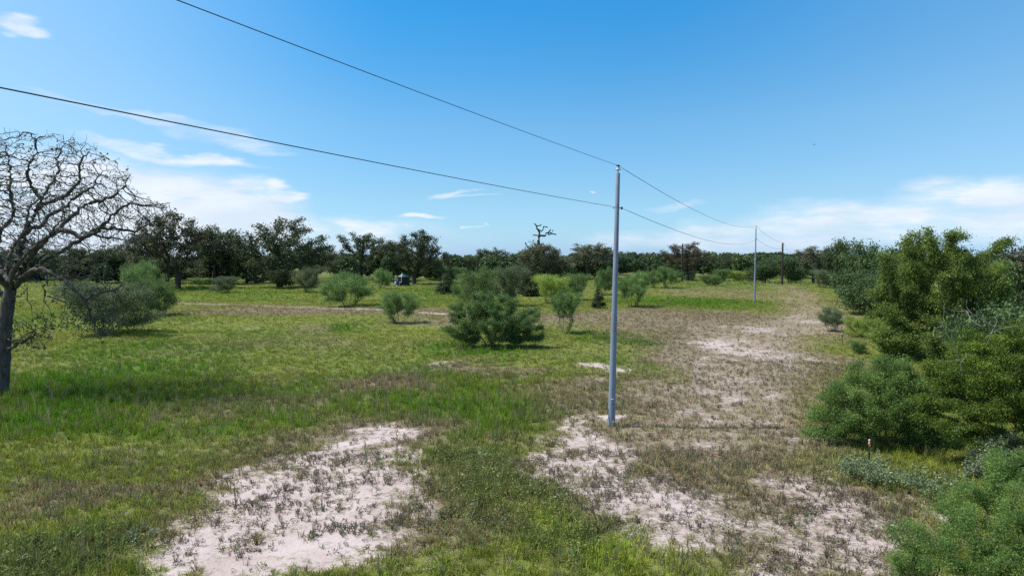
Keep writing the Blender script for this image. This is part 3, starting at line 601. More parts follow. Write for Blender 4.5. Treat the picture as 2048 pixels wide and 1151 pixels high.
# --- rows of trees and bushes: (name, label, key, wood, leaf, base px, base py, top py, half width px, turn)
def row(name, label, cat, key, wood, leaf, bx_, by_, top, hw, rz, group=None, stretch=1.0):
    x_, y_ = gnd(bx_, by_); q = at(bx_, top, y_); plant(name, label, cat, key, wood, leaf, (x_, y_), q[2], hw * y_ / F * stretch, rz, group)
GO = 'oaks at the back of the pasture'; GM = 'bushes dotted over the pasture'; GR = 'trees in the thicket on the right'
T = [
 ('oak_tree', 'broad dark oak with a thick trunk, first full crown right of the bare tree', 'oakA', 'bark_far', 'oak_grey', 357, 577, 428, 95, .4, GO),
 ('oak_tree', 'rounded dark oak between the thick-trunked oak and the tall pointed oak', 'oakC', 'bark_far', 'oak', 428, 568, 457, 62, 2.0, GO),
 ('oak_tree', 'small low-crowned oak with a thin bare trunk left of the tall pointed oak', 'oakB', 'bark_far', 'oak', 494, 566, 478, 42, 1.0, GO),
 ('oak_tree', 'tall pointed dark oak whose foliage reaches down its trunk to the grass', 'oakB', 'bark_far', 'oak', 557, 575, 438, 84, 5.2, GO),
 ('oak_tree', 'dark leafy growth hugging the trunk of the tall pointed oak', 'thick2', 'bark_far', 'oak', 558, 577, 524, 36, 2.2, GO),
 ('oak_tree', 'low dark growth behind the trunk of the thick-trunked oak', 'thick', 'bark_far', 'oak', 395, 566, 520, 60, 1.2, GO),
 ('oak_tree', 'low dark oak just right of the tall pointed oak', 'oakC', 'bark_far', 'oak', 632, 563, 488, 42, 4.0, GO),
 ('oak_tree', 'sparse oak with a small open top, second oak left of the green tank', 'oakD', 'bark_far', 'oak', 722, 560, 468, 46, .9, GO),
 ('oak_tree', 'dense dark oak directly behind the green water tank', 'oakC', 'bark_far', 'oak', 774, 562, 484, 48, 3.0, GO),
 ('oak_tree', 'domed oak with a clear straight trunk just right of the green water tank', 'oakA', 'bark_far', 'oak', 828, 568, 464, 58, 3.6, GO),
 ('oak_tree', 'dark low oak in the far row left of the snag-topped oak, tallest there', 'oakC', 'bark_far', 'oak', 982, 551, 498, 36, 1.2, GO),
 ('oak_tree', 'spreading grey oak between the snag-topped oak and the near pole', 'oakD', 'bark_far', 'oak_grey', 1175, 560, 488, 58, 2.2, GO),
 ('oak_tree', 'dense rounded oak right behind the near pole', 'thick', 'bark_far', 'oak', 1215, 556, 500, 40, .2, GO),
 ('oak_tree', 'browning open-crowned oak behind the leftmost black pole', 'oakA', 'bark_far', 'oak_brown', 1376, 562, 487, 47, 5.0, GO),
 ('oak_tree', 'lace-like open oak beyond the furthest pole on the right', 'oakD', 'bark_far', 'oak_grey', 1627, 566, 493, 38, 4.1, GO),
 ('oak_tree', 'dark oak seen through the lower limbs of the bare tree', 'oakC', 'bark_far', 'oak', 200, 566, 494, 70, .6, GO),
 ('oak_tree', 'dark oak standing behind the trunk of the bare tree', 'oakB', 'bark_far', 'oak', 40, 560, 482, 75, 3.3, GO),
 ('oak_tree', 'dark oak between the bare tree and the thick-trunked oak', 'oakB', 'bark_far', 'oak', 285, 560, 470, 50, 2.6, GO),
 ('oak_tree', 'low dark oak filling the gap left of the sparse open-topped oak', 'thick2', 'bark_far', 'oak', 680, 558, 506, 46, 2.1, GO),
 ('oak_tree', 'small dark oak between the domed oak and the far row', 'thick', 'bark_far', 'oak', 905, 556, 512, 44, 3.1, GO),
 ('oak_tree', 'dark green oak in front of the far woods, between the two right-hand black poles', 'thick', 'bark_far', 'live', 1580, 566, 514, 34, 1.1, GO),
 ('oak_tree', 'dense dark evergreen at the wood edge just right of the second grey pole', 'thick2', 'bark_far', 'live', 1530, 566, 522, 34, 4.4, GO),
 ('oak_tree', 'dark oak in the far woods, left of the second grey pole', 'thick', 'bark_far', 'oak', 1468, 556, 510, 38, 5.1, GO),
 ('oak_tree', 'rounded green oak with a pointed top at the far end of the thicket', 'thick', 'bark_far', 'live', 1676, 585, 484, 36, 1.7, GR),
 ('oak_tree', 'small dark oak at the foot of the thicket, beside the grey-green bush', 'thick2', 'bark_far', 'live', 1686, 588, 540, 24, .4, GR),
 ('oak_tree', 'dark domed live oak in the middle of the thicket', 'thick2', 'bark_far', 'live', 1752, 602, 487, 58, 2.9, GR),
 ('oak_tree', 'near-black live oak with a low crown at the thicket edge, left of the elm', 'thick', 'bark_far', 'live', 1738, 628, 543, 60, 5.6, GR),
 ('oak_tree', 'grey green oak rising between the domed live oak and the elm', 'thick', 'bark_far', 'live', 1808, 620, 498, 62, 4.9, GR),
 ('oak_tree', 'dark open oak at the right edge behind the elm', 'oakD', 'bark_far', 'oak_grey', 2062, 640, 490, 80, 2.0, GR),
 ('oak_tree', 'dense dark shrubby oak filling the gap between elm and juniper', 'thick', 'bark_far', 'live', 1990, 790, 610, 95, 2.2, GR),
 ('oak_tree', 'low leafy growth round the foot of the elm on its left', 'thick2', 'bark_far', 'elm', 1800, 716, 650, 62, 3.2, GR),
 ('oak_tree', 'low leafy growth at the foot of the elm on its right', 'thick', 'bark_far', 'elm', 1905, 745, 655, 75, 1.2, GR),
 ('oak_tree', 'green oak filling in behind the elm near the right edge', 'thick2', 'bark_far', 'live', 1985, 640, 520, 80, 1.0, GR),
]
for (nm, lab, key, wd, lf, a, b, tp, hw, rz, gp) in T: row(nm, lab, 'tree', key, wd, lf, a, b, tp, hw, rz, gp)
B = [
 ('mesquite_bush', 'green mesquite standing right behind the largest bush', 'mesB', 'mesq', 948, 622, 537, 50, 1.5),
 ('mesquite_bush', 'greyer mesquite behind the right shoulder of the largest bush', 'mesC', 'mesq_grey', 1018, 612, 533, 42, 3.5),
 ('mesquite_bush', 'small umbrella-shaped mesquite on splayed bare stems in open grass', 'mesA', 'mesq', 798, 645, 583, 38, .2),
 ('mesquite_bush', 'wide yellowish-green mesquite left of the umbrella-shaped one', 'mesB', 'mesq', 699, 611, 545, 58, 4.2),
 ('mesquite_bush', 'round dark mesquite in front of the low oak, right of the tall pointed oak', 'mesB', 'mesq_grey', 619, 586, 533, 37, 2.2),
 ('mesquite_bush', 'low grey-green bush between the thick-trunked oak and the tall pointed oak', 'mesC', 'mesq_grey', 452, 585, 552, 30, 5.2),
 ('mesquite_bush', 'rounded bush at the left end of the pale dirt track', 'mesC', 'mesq', 305, 629, 558, 42, 1.1),
 ('mesquite_bush', 'wide grey bush behind the drooping limb of the bare tree', 'mesC', 'mesq_grey', 218, 668, 566, 90, 2.4),
 ('mesquite_bush', 'green bush behind the rounded one at the left end of the track', 'mesB', 'mesq', 288, 590, 523, 44, 3.9),
 ('mesquite_bush', 'upright mesquite with bare stems between the largest bush and the near pole', 'mesD', 'mesq', 1132, 667, 583, 37, 4.6),
 ('mesquite_bush', 'round mesquite just right of the near pole', 'mesA', 'mesq', 1266, 615, 546, 38, 2.7),
 ('mesquite_bush', 'dark mesquite on bare stems at the foot of the leftmost black pole', 'mesA', 'mesq', 1336, 577, 534, 26, 5.5),
 ('mesquite_bush', 'bright yellow-green bush between the upright mesquite and the snag-topped oak', 'mesC', 'yellow', 1100, 607, 550, 42, .9),
 ('mesquite_bush', 'green bush behind the upright mesquite', 'mesC', 'mesq', 1150, 600, 547, 34, 4.9),
 ('mesquite_bush', 'pale green bush directly left of the near pole', 'mesB', 'mesq', 1208, 590, 535, 26, 1.3),
 ('mesquite_bush', 'small mesquite behind the right side of the round one by the near pole', 'mesB', 'mesq', 1305, 576, 540, 24, 3.0),
 ('mesquite_bush', 'tall thin bush in front of the low fill oak, left of the green tank', 'mesB', 'mesq', 763, 577, 537, 24, .3),
 ('mesquite_bush', 'bush in the far grass right of the domed oak', 'mesC', 'mesq_grey', 862, 560, 537, 26, 2.3),
 ('mesquite_bush', 'second bush in the far grass right of the domed oak, nearer the dark small tree', 'mesC', 'mesq', 905, 566, 535, 30, 5.7),
 ('mesquite_bush', 'dull green bush left of the bright yellow one, far field', 'mesC', 'mesq', 1420, 572, 550, 22, 1.9),
 ('mesquite_bush', 'pale brownish bush below the browning oak', 'mesC', 'silver', 1382, 562, 541, 14, 4.0),
 ('mesquite_bush', 'green bush touching the left side of the bright yellow far bush', 'mesC', 'mesq', 1445, 563, 538, 18, 3.3),
 ('mesquite_bush', 'bright yellow-green bush left of the second grey pole', 'mesC', 'yellow', 1476, 562, 541, 27, 2.5),
 ('mesquite_bush', 'grey-green bush at the far foot of the thicket', 'mesC', 'mesq_grey', 1644, 575, 539, 26, .7),
 ('mesquite_bush', 'small feathery mesquite beside the further steel fence post', 'mesA', 'mesq_grey', 1663, 664, 617, 30, 3.7),
 ('mesquite_bush', 'yellow-green bush between the small feathery mesquite and the elm', 'mesC', 'yellow', 1722, 676, 636, 34, 5.0),
 ('mesquite_bush', 'low green shrub right of the further steel fence post', 'mesC', 'mesq', 1713, 706, 682, 19, .5),
 ('mesquite_bush', 'low bush behind the wide grey one, seen under the bare limbs', 'mesB', 'mesq_grey', 150, 610, 560, 40, 1.0),
 ('mesquite_bush', 'bush at the foot of the oaks between the two largest oak trunks', 'mesC', 'mesq_grey', 515, 567, 551, 22, 3.2),
 ('mesquite_bush', 'small bush in the pale far grass between the left oaks', 'mesC', 'mesq', 400, 570, 555, 24, 2.8),
]
for (nm, lab, key, lf, a, b, tp, hw, rz) in B: row(nm, lab, 'bush', key, 'twig', lf, a, b, tp, hw, rz, GM)
row('juniper_tree', 'small dark cone-shaped juniper left of the near pole', 'tree', 'cone', 'bark_far', 'oak', 1196, 617, 574, 14, .5)
row('juniper_tree', 'small dark tree on a short trunk just left of the largest bush', 'tree', 'cone', 'bark_far', 'oak', 893, 589, 549, 24, 2.5)
row('juniper_tree', 'near-black juniper at the foot of the snag-topped oak', 'tree', 'cone', 'bark_far', 'oak', 1058, 592, 528, 30, 1.5)
print('rows', time.time() - T0)

# --- oak with a bare snag at its top
sx, sy = gnd(1078, 578); rs = np.random.default_rng(9)
sn = bpy.data.objects.new('snag_topped_oak', None); C.objects.link(sn); sn.location = (sx, sy, 0)
tag(sn, 'dark oak with a bare forked snag rising above its crown, middle of the view', 'tree')
q0 = at(1078, 578, sy)
def sp(px, py, dy=0): return at(px, py, sy + dy) - np.array([sx, sy, 0])
pr = PR['oakC']; wmesh, lmesh = tree_meshes('oakC', pr, 'bark_far', 'oak_grey')
s = 54 * sy / F / pr.w; hz = at(1078, 488, sy)[2]
for nm, me in (('trunk', wmesh), ('crown', lmesh)):
    o = obj(nm, me, sn); o.scale = (s, s, hz / pr.h); o.rotation_euler = (0, 0, 2.2)
nodes = []; par = []
def seg(pts, start=None, st=.3):
    P3 = [sp(*p) for p in pts]
    if start is not None: P3 = [nodes[start]] + P3
    else: nodes.append(P3[0]); par.append(-1)
    ids = [start if start is not None else len(nodes) - 1]
    for a, b in zip(P3[:-1], P3[1:]):
        k = max(1, int(np.linalg.norm(b - a) / st))
        for i in range(1, k + 1): nodes.append(a + (b - a) * i / k + rs.normal(0, .04, 3)); par.append(ids[-1]); ids.append(len(nodes) - 1)
    return ids
m0 = seg([(1080, 530), (1079, 500), (1077, 480), (1079, 471)])
s1 = seg([(1078, 462), (1074, 456), (1073, 451), (1069, 447)], m0[-1]); seg([(1079, 451), (1083, 450)], s1[-3])
seg([(1072, 470), (1066, 470)], m0[-1]); s2 = seg([(1085, 471), (1091, 471), (1093, 466), (1098, 464), (1102, 459)], m0[-1])
seg([(1096, 470), (1104, 467), (1113, 469)], s2[6]); seg([(1083, 463), (1086, 458), (1088, 452), (1095, 454)], s1[-5] if len(s1) > 5 else s1[0]); seg([(1104, 465), (1106, 460)], s2[-4])
seg([(1095, 520), (1110, 530), (1125, 540)], m0[2]); seg([(1100, 515), (1118, 522), (1134, 526)], m0[4]); seg([(1055, 495), (1050, 484)], m0[6])
par_ = np.array(par); rd, kd = radii(par_, .12, 2.2); V, Fs = tubes(np.array(nodes), par_, rd, 0, .05)
obj('snag', mesh_np('snag', V, Fs, M['bark_far'], None, True), sn)

# --- elm and the near thicket on the right
def big(name, label, cat, bxy, seed, lob, natt, leafn, lsize, wood, leaf, stem=3, step=.22, di=2.5, dk=.42, jit=.28, r0=.012, clump=.2, aspect=.4, clear=.8, splay=.5, extra=None, up=.6, leaf_frac=1.0, pw=2.25, trunk_r=None, zs=.75):
    p = tree_proto(seed, 1, 1, clear, natt, leafn, lsize, stem=stem, step=step, di=di, dk=dk, jit=jit, r0=r0, clump=clump, aspect=aspect, lob=lob, splay=splay, up=up, leaf_frac=leaf_frac, pw=pw, trunk_r=trunk_r, zs=zs)
    r = bpy.data.objects.new(name, None); C.objects.link(r); r.location = (bxy[0], bxy[1], 0); tag(r, label, cat)
    obj('trunk', mesh_np('trunk', p.wood[0], p.wood[1], M[wood], None, True), r); obj('crown', mesh_np('crown', p.leaf[0], [p.leaf[1]], M[leaf], {'var': ('FLOAT', p.leaf[2])}), r); return r
def LB(base, lst):
    out = []
    for (px, py, dy, rx, ry, rz) in lst:
        q = at(px, py, base[1] + dy); out.append((q[0] - base[0], q[1] - base[1], q[2], rx, ry, rz))
    return out
e = gnd(1880, 712)
big('elm_tree', 'tall leafy olive-green elm dominating the thicket on the right', 'tree', e, 31,
    LB(e, [(1870,560,0,3.3,3.0,3.0),(1800,600,0,2.2,2.2,2.6),(1800,530,0,1.6,1.8,1.4),(1860,490,0,2.2,2.0,1.5),(1920,470,0,1.4,1.4,.9),(1960,560,0,2.3,2.3,2.3),(2000,490,0,1.2,1.0,.7),(2020,475,0,.6,.6,.4),(1850,640,0,3.4,3.0,1.8),(1800,672,0,1.8,1.8,1.2),(1900,672,-.6,2.2,1.8,1.2),(1980,660,0,2.2,2.2,1.5),(1780,650,0,1.4,1.5,1.6),(1960,650,0,2.4,2.4,1.6),(1900,520,-1,1.6,1.5,1.2),(1790,490,0,.8,.9,.5)]),
    1300, 115000, .068, 'bark', 'elm', stem=3, step=.26, di=3, dk=.58, r0=.013, clump=.21, aspect=.5, clear=1.2, splay=.3)
e = gnd(985, 694)
big('mesquite_bush', 'largest rounded grey-green mesquite bush, left of the near pole', 'bush', e, 36,
    LB(e, [(985,640,0,2.6,2.3,1.7),(930,650,0,1.6,1.6,1.4),(1045,650,0,1.7,1.6,1.4),(970,600,0,1.5,1.5,.9),(1010,605,.5,1.3,1.3,.9),(910,620,.4,1.0,1.1,.8),(1075,675,0,1.0,1.0,.7),(940,680,0,1.3,1.2,.7),(1010,682,-.3,1.6,1.2,.6),(895,655,0,.7,.7,.6),(1060,620,.5,.9,.9,.7)]),
    900, 100000, .06, 'twig', 'mesq', stem=8, step=.2, di=2, dk=.46, r0=.010, clump=.16, aspect=.3, clear=.3, splay=.9)
e = gnd(2010, 935)
cd = big('juniper_tree', 'low spreading juniper with yellow-green sprays and bare grey twigs at the right edge', 'tree', e, 32,
    LB(e, [(1990,760,0,2.1,1.8,1.2),(1930,830,-.3,1.5,1.4,1.0),(2060,730,0,2.0,1.8,1.4),(1900,740,.5,1.1,1.1,.7),(2040,850,-.5,1.5,1.4,.9),(1960,690,.8,1.3,1.2,.6),(2080,680,.5,1.5,1.5,.8),(1870,790,.3,.7,.8,.6)]),
    1300, 120000, .040, 'dead', 'cedar', stem=4, step=.15, di=1.6, dk=.30, r0=.007, clump=.15, aspect=.35, clear=.3, splay=.9, leaf_frac=.8, zs=.35)
e = gnd(1770, 893)
big('mesquite_bush', 'big bright green mesquite behind the nearer steel fence post', 'bush', e, 33,
    LB(e, [(1760,800,0,1.5,1.4,1.1),(1700,840,0,1.2,1.2,.8),(1650,860,0,.8,.9,.5),(1800,760,.3,1.2,1.2,.7),(1720,750,.4,.8,.9,.5),(1830,850,0,1.1,1.1,.9),(1690,780,0,.8,.9,.5),(1850,780,.5,.9,.9,.6),(1625,860,0,.55,.6,.4),(1640,800,.2,.5,.6,.4),(1770,728,.4,1.0,.9,.45),(1860,880,-.2,.9,.8,.5),(1790,905,-.3,.9,.7,.4)]),
    850, 105000, .042, 'twig', 'mesq_near', stem=6, step=.15, di=1.6, dk=.34, r0=.007, clump=.13, aspect=.26, clear=.3, splay=.9)
e = (8.7, 13.0)
big('mesquite_bush', 'feathery mesquite sprawling in from the bottom right corner', 'bush', e, 34,
    LB(e, [(1980,1060,0,1.1,1.1,.75),(1900,1110,-.3,.8,.8,.55),(1820,1060,.2,.5,.6,.35),(2040,1010,.3,.9,.9,.6),(1950,1010,.5,.6,.7,.4),(1800,1130,0,.5,.5,.35),(2080,1100,-.3,1,1,.7),(2000,960,.8,.7,.7,.4),(1900,1010,.9,.6,.7,.35),(2050,930,1.2,.8,.8,.45),(1830,1110,-.1,.6,.6,.4),(1780,1060,.3,.3,.4,.25)]),
    560, 76000, .030, 'twig', 'mesq_near', stem=6, step=.11, di=1.2, dk=.26, r0=.0055, clump=.085, aspect=.24, clear=.25, splay=1.0)
e = gnd(1905, 960)
big('silver_shrub', 'silvery pale-leaved shrub under the juniper at the right', 'bush', e, 35,
    LB(e, [(1985,905,0,.75,.6,.5),(1950,940,0,.5,.5,.35),(2020,880,.2,.6,.6,.4)]), 350, 5000, .038, 'dead', 'silver', stem=4, step=.11, di=1, dk=.2, r0=.006, clump=.08, aspect=.55, clear=.2, splay=.8)
# bare dead branches sticking out of the juniper
rr = np.random.default_rng(77)
for lab, pts, r_, sub in (('straight dead grey branch leaning out of the juniper', [(1922, 720), (1905, 690), (1893, 665), (1878, 638)], .011, 5), ('long forked dead branch across the face of the elm', [(1990, 652), (1965, 640), (1935, 622), (1912, 608)], .012, 8)):
    Yb = 21.5 if 'straight' in lab else 22.5
    nodes = [at(*pts[0], Yb) + np.array([.25, .3, -.6])]; par = [-1]; P3 = [at(*p, Yb) for p in pts]
    for p in P3:
        a = nodes[-1]; k = max(1, int(np.linalg.norm(p - a) / .12))
        for i in range(1, k + 1): nodes.append(a + (p - a) * i / k + rr.normal(0, .01, 3)); par.append(len(nodes) - 2)
    nb_ = len(nodes)
    for j in range(sub):
        i0 = int(rr.uniform(.2, .9) * nb_); d = rr.normal(size=3) + (-.4, 0, .1); d /= np.linalg.norm(d); pi = i0
        for s_i in range(int(rr.integers(4, 9))):
            d = d + rr.normal(0, .2, 3); d /= np.linalg.norm(d); nodes.append(nodes[pi] + d * .11); par.append(pi); pi = len(nodes) - 1
    rd, kd = radii(np.array(par), .007, 2.3); rd = np.maximum(rd, .007); rd = rd * (r_ / rd.max()); rd = np.maximum(rd, .0045)
    V, Fs = tubes(np.array(nodes), np.array(par), rd, 0, .015)
    tag(obj('dead_branch', mesh_np('dead_branch', V, Fs, M['dead'], None, True)), lab, 'branch')
# strip of pale croton plants at the edge of the sand
kx, ky = [], []
for i in range(46):
    t_ = R.uniform(); px = 1690 + 210 * t_ + R.normal(0, 12); py = 948 + 52 * t_ + R.normal(0, 9); a, b = gnd(px, py); kx.append(a); ky.append(b)
def croton(seed):
    r = np.random.default_rng(seed); V = []; Fs = []
    cen = []
    for s_i in range(14):
        a = r.uniform(0, 6.283); tp = np.array([math.cos(a) * .2, math.sin(a) * .2, r.uniform(.35, .62)])
        for j in range(9): cen.append(tp * r.uniform(.45, 1) + r.normal(0, .03, 3))
    return leaves(np.array(cen), .034, r, .55, 1.0)
allc = [croton(i) for i in range(4)]; Vv, Ff, Vr = [], [], []; nn_ = 0
for i in range(len(kx)):
    v, f, w_ = allc[i % 4]; s_ = R.uniform(.7, 1.25); a = R.uniform(0, 6.28); ro = np.array([[math.cos(a), -math.sin(a), 0], [math.sin(a), math.cos(a), 0], [0, 0, 1]])
    Vv.append(v @ ro.T * s_ + (kx[i], ky[i], 0)); Ff.append(f + nn_); Vr.append(w_); nn_ += len(v)
tag(obj('croton_plants', mesh_np('croton_plants', np.concatenate(Vv), [np.concatenate(Ff)], M['silver'], {'var': ('FLOAT', np.concatenate(Vr))})), 'strip of pale silvery croton plants at the edge of the sand', None, kind='stuff')
print('near thicket', time.time() - T0)

# --- far woods that read as one mass
rw = np.random.default_rng(5); Vv, Ff, Vr = [], [], []; nn_ = 0
unit = []
for sd_ in range(6):
    r = np.random.default_rng(100 + sd_); lb = crown_lobes(r, 1, .12, 1, 8); c_ = lobes(700, lb, r, .4); unit.append((c_, r.uniform(size=len(c_))))
def wood(n_, d0, d1, h0, h1, x0=-1.0, x1=1.0):
    global nn_
    for i in range(n_):
        d = rw.uniform(d0, d1); x_ = rw.uniform(x0, x1) * d; hh = rw.uniform(h0, h1); ww = hh * rw.uniform(.5, .8); c_, vr = unit[rw.integers(0, 6)]
        a = rw.uniform(0, 6.28); ro = np.array([[math.cos(a), -math.sin(a), 0], [math.sin(a), math.cos(a), 0], [0, 0, 1]])
        v, f, w_ = leaves((c_ @ ro.T) * (ww, ww, hh) + (x_, d, 0), .36 + d * .0005, rw, .6, .3, vr * .3 + .7 * rw.uniform() ** 1.5); Vv.append(v); Ff.append(f + nn_); Vr.append(w_); nn_ += len(v)
wood(170, 205, 265, 4.6, 8.4, -.98, .98); wood(130, 270, 420, 6.2, 8.2, -.98, .98); wood(60, 430, 800, 7, 9.5, -.98, .98); wood(60, 172, 210, 5, 8, -.98, -.10); wood(120, 300, 420, 7.2, 9.6, .0, .5); wood(80, 215, 300, 5.6, 8.0, -.1, .45)
tag(obj('distant_woods', mesh_np('distant_woods', np.concatenate(Vv), [np.concatenate(Ff)], M['live'], {'var': ('FLOAT', np.concatenate(Vr))})), 'dark continuous woods closing the view along the horizon', None, kind='stuff')
print('woods', len(np.concatenate(Ff)), time.time() - T0)

# ------------------------------------------------------------------ poles and wires
M['pole'] = rough_mat('galvanised_steel', (.155, .20, .265), (.20, .245, .315), 3, .55, .05, 0, (1, 1, .6), .5)
M['pole_up'] = rough_mat('weathered_upper_steel', (.14, .165, .23), (.19, .22, .29), 3, .55, .08, 0, (1, 1, .6), .5)
M['wood'] = rough_mat('creosoted_pole', (.012, .009, .008), (.035, .026, .02), 5, .8, .3)
M['black'] = rough_mat('black_fitting', (.012, .012, .013), (.03, .03, .03), 9, .5, 0)
M['ins'] = rough_mat('porcelain_insulator', (.42, .40, .42), (.5, .48, .5), 9, .3, 0, 0, (1, 1, 1), .5)
M['wire'] = rough_mat('weathered_wire', (.018, .03, .03), (.03, .045, .04), 9, .6, 0)
M['white'] = rough_mat('white_paint', (.62, .62, .6), (.75, .75, .72), 9, .6, 0)
M['tank'] = rough_mat('dark_green_tank', (.003, .012, .010), (.006, .020, .016), 3, .6, 0)
M['tanklid'] = rough_mat('teal_tank_lid', (.02, .06, .055), (.04, .10, .09), 5, .5, 0)
M['blue'] = rough_mat('blue_pressure_tank', (.012, .035, .13), (.02, .05, .19), 5, .5, 0)
M['postg'] = rough_mat('dark_steel_post', (.012, .016, .013), (.03, .035, .03), 9, .6, 0)
M['orange'] = rough_mat('orange_flagging', (.55, .22, .07), (.62, .30, .10), 9, .6, 0)
M['pipe'] = rough_mat('pale_pipe', (.42, .44, .42), (.55, .57, .54), 9, .5, 0)
def lathe(prof, k=16, axis0=(0, 0, 0), lean=(0, 0)):
    """prof: (r, z) list"""
    t_ = np.arange(k) / k * 2 * math.pi; V = []
    for (r, z) in prof: V.append(np.stack([np.cos(t_) * r + lean[0] * z, np.sin(t_) * r + lean[1] * z, np.full(k, z)], -1))
    m_ = len(prof); V = V + [V[0].copy(), V[-1].copy()]; V = np.concatenate(V + [np.array([[lean[0] * prof[0][1], lean[1] * prof[0][1], prof[0][1]], [lean[0] * prof[-1][1], lean[1] * prof[-1][1], prof[-1][1]]])]) + np.array(axis0)
    j = np.arange(k); j2 = (j + 1) % k; Fq_ = np.concatenate([np.stack([i * k + j, i * k + j2, (i + 1) * k + j2, (i + 1) * k + j], -1) for i in range(m_ - 1)])
    Ft_ = np.concatenate([np.stack([np.full(k, (m_ + 2) * k), m_ * k + j2, m_ * k + j], -1), np.stack([np.full(k, (m_ + 2) * k + 1), (m_ + 1) * k + j, (m_ + 1) * k + j2], -1)])
    return V, [Fq_, Ft_]
def rod(a, b, r, k=8, r2=None):
    a = np.array(a, float); b = np.array(b, float); r2 = r if r2 is None else r2; d = b - a; ln = np.linalg.norm(d); V, Fs = lathe([(r, 0), (r2, ln)], k)
    qv = Vector(d).to_track_quat('Z', 'Y').to_matrix(); return V @ np.array(qv).T + a, Fs
def box(c, s):
    c = np.array(c, float); s = np.array(s, float) / 2; V = np.array([(i, j, k) for i in (-1, 1) for j in (-1, 1) for k in (-1, 1)], float) * s + c
    return V, [np.array([(0, 1, 3, 2), (4, 6, 7, 5), (0, 4, 5, 1), (2, 3, 7, 6), (0, 2, 6, 4), (1, 5, 7, 3)])]
def part(name, shp, mat, parent, smooth=False, label=None):
    V, Fs = merge(shp) if isinstance(shp, list) else shp; o = obj(name, mesh_np(name, V, Fs, M[mat], None, smooth), parent)
    if smooth:
        a = np.zeros(len(o.data.polygons), bool); tot = np.empty(len(a), np.int32); o.data.polygons.foreach_get('loop_total', tot); o.data.polygons.foreach_set('use_smooth', tot == 4)
    if label: o['label'] = label
    return o
def root(name, label, cat, loc, group=None):
    r = bpy.data.objects.new(name, None); C.objects.link(r); r.location = loc; tag(r, label, cat, group); return r
GP = 'poles of the power line'
def steel_pole(px0, py0, px1, top, ins_py, neu_py, label, near):
    x0, y0 = gnd(px0, py0); tpt = at(px1, top, y0); Ht = tpt[2]; ln = ((tpt[0] - x0) / Ht, 0); z_ins = at(px1, ins_py, y0)[2]; z_n = at(px1, neu_py, y0)[2]
    r = root('utility_pole', label, 'utility pole', (x0, y0, 0), GP); rb_, rt_ = .145, .082
    def rad_(z): return rb_ + (rt_ - rb_) * z / Ht
    zj = Ht * .38
    part('lower_section', lathe([(rb_ + .003, -.3), (rad_(zj) + .004, zj)], 24, lean=ln), 'pole', r, True)
    part('upper_section', lathe([(rad_(zj - .02) - .002, zj - .02), (rt_, Ht - .02), (rt_ - .01, Ht)], 24, lean=ln), 'pole_up', r, True, label='darker upper length of the pole')
    ax = lambda z: np.array([ln[0] * z, 0, z])
    part('insulator_pin', rod(ax(Ht - .05), ax(z_ins - .05), .018), 'black', r)
    zi = z_ins - .02; part('insulator', lathe([(.03, zi - .16), (.10, zi - .15), (.085, zi - .11), (.05, zi - .09), (.075, zi - .07), (.06, zi - .03), (.035, zi)], 14, (ln[0] * 1, 0, 0), (ln[0] * 0, 0)) if False else lathe([(.03, zi - .14), (.115, zi - .135), (.10, zi - .10), (.05, zi - .085), (.07, zi - .06), (.06, zi - .03), (.035, zi)], 14, lean=ln), 'ins', r, True)
    part('wire_tie', lathe([(.05, zi + .005), (.07, zi + .015), (.07, zi + .055), (.04, zi + .065)], 10, lean=ln), 'black', r)
    part('bracket_bolt', rod(ax(z_n) + (-rad_(z_n) - .09, 0, 0), ax(z_n) + (rad_(z_n) + .05, 0, 0), .014), 'black', r)
    part('spool_insulator', [tuple(lathe([(.02, z_n - .05), (.05, z_n - .045), (.03, z_n), (.05, z_n + .045), (.02, z_n + .05)], 10, (ln[0] * z_n + rad_(z_n) + .10, 0, 0)))], 'black', r)
    if near:
        for fz in (Ht - .26, Ht - .62, Ht - 1.3, z_n - .22, z_n - .85, z_n - 1.5):
            part('bolt_hole', rod(ax(fz) + (0, -rad_(fz) + .01, 0), ax(fz) + (0, -rad_(fz) - .006, 0), .017 if fz > Ht - 1 or fz > z_n - .3 else .011, 8), 'black', r)
        for j, (z0, col_) in enumerate(((1.25, 'white'), (1.05, 'black'))):
            part('marking_band', [rod(ax(z0) + (0, -rad_(z0) + .03, 0), ax(z0) + (0, -rad_(z0) - .004, 0), .012, 6), box(ax(z0) + (0, -rad_(z0) - .001, 0), (.11, .014, .022))], col_, r)
        part('number_tag', box(ax(.32) + (.05, -rad_(.3) + .004, 0), (.05, .03, .05)), 'white', r)
        part('ground_wire', [rod(ax(.0) + (-.03, -rad_(0) - .012, 0), ax(.5) + (-.13, -.09, 0), .012), rod(ax(.5) + (-.13, -.09, 0), ax(.5) + (-.13, -.05, .35), .008)], 'black', r)
    return r, np.array([x0, y0, 0]) + ax(zi + .04), np.array([x0, y0, 0]) + ax(z_n) + (rad_(z_n) + .10, 0, 0)
p1, w1t, w1n = steel_pole(1222.5, 857, 1236, 346, 332, 416, 'tall slim grey steel pole in the foreground, nearest to the viewer', True)
p2, w2t, w2n = steel_pole(1509, 603, 1512, 456, 452, 478, 'slim grey steel pole in mid field beside the track, second of the line', False)
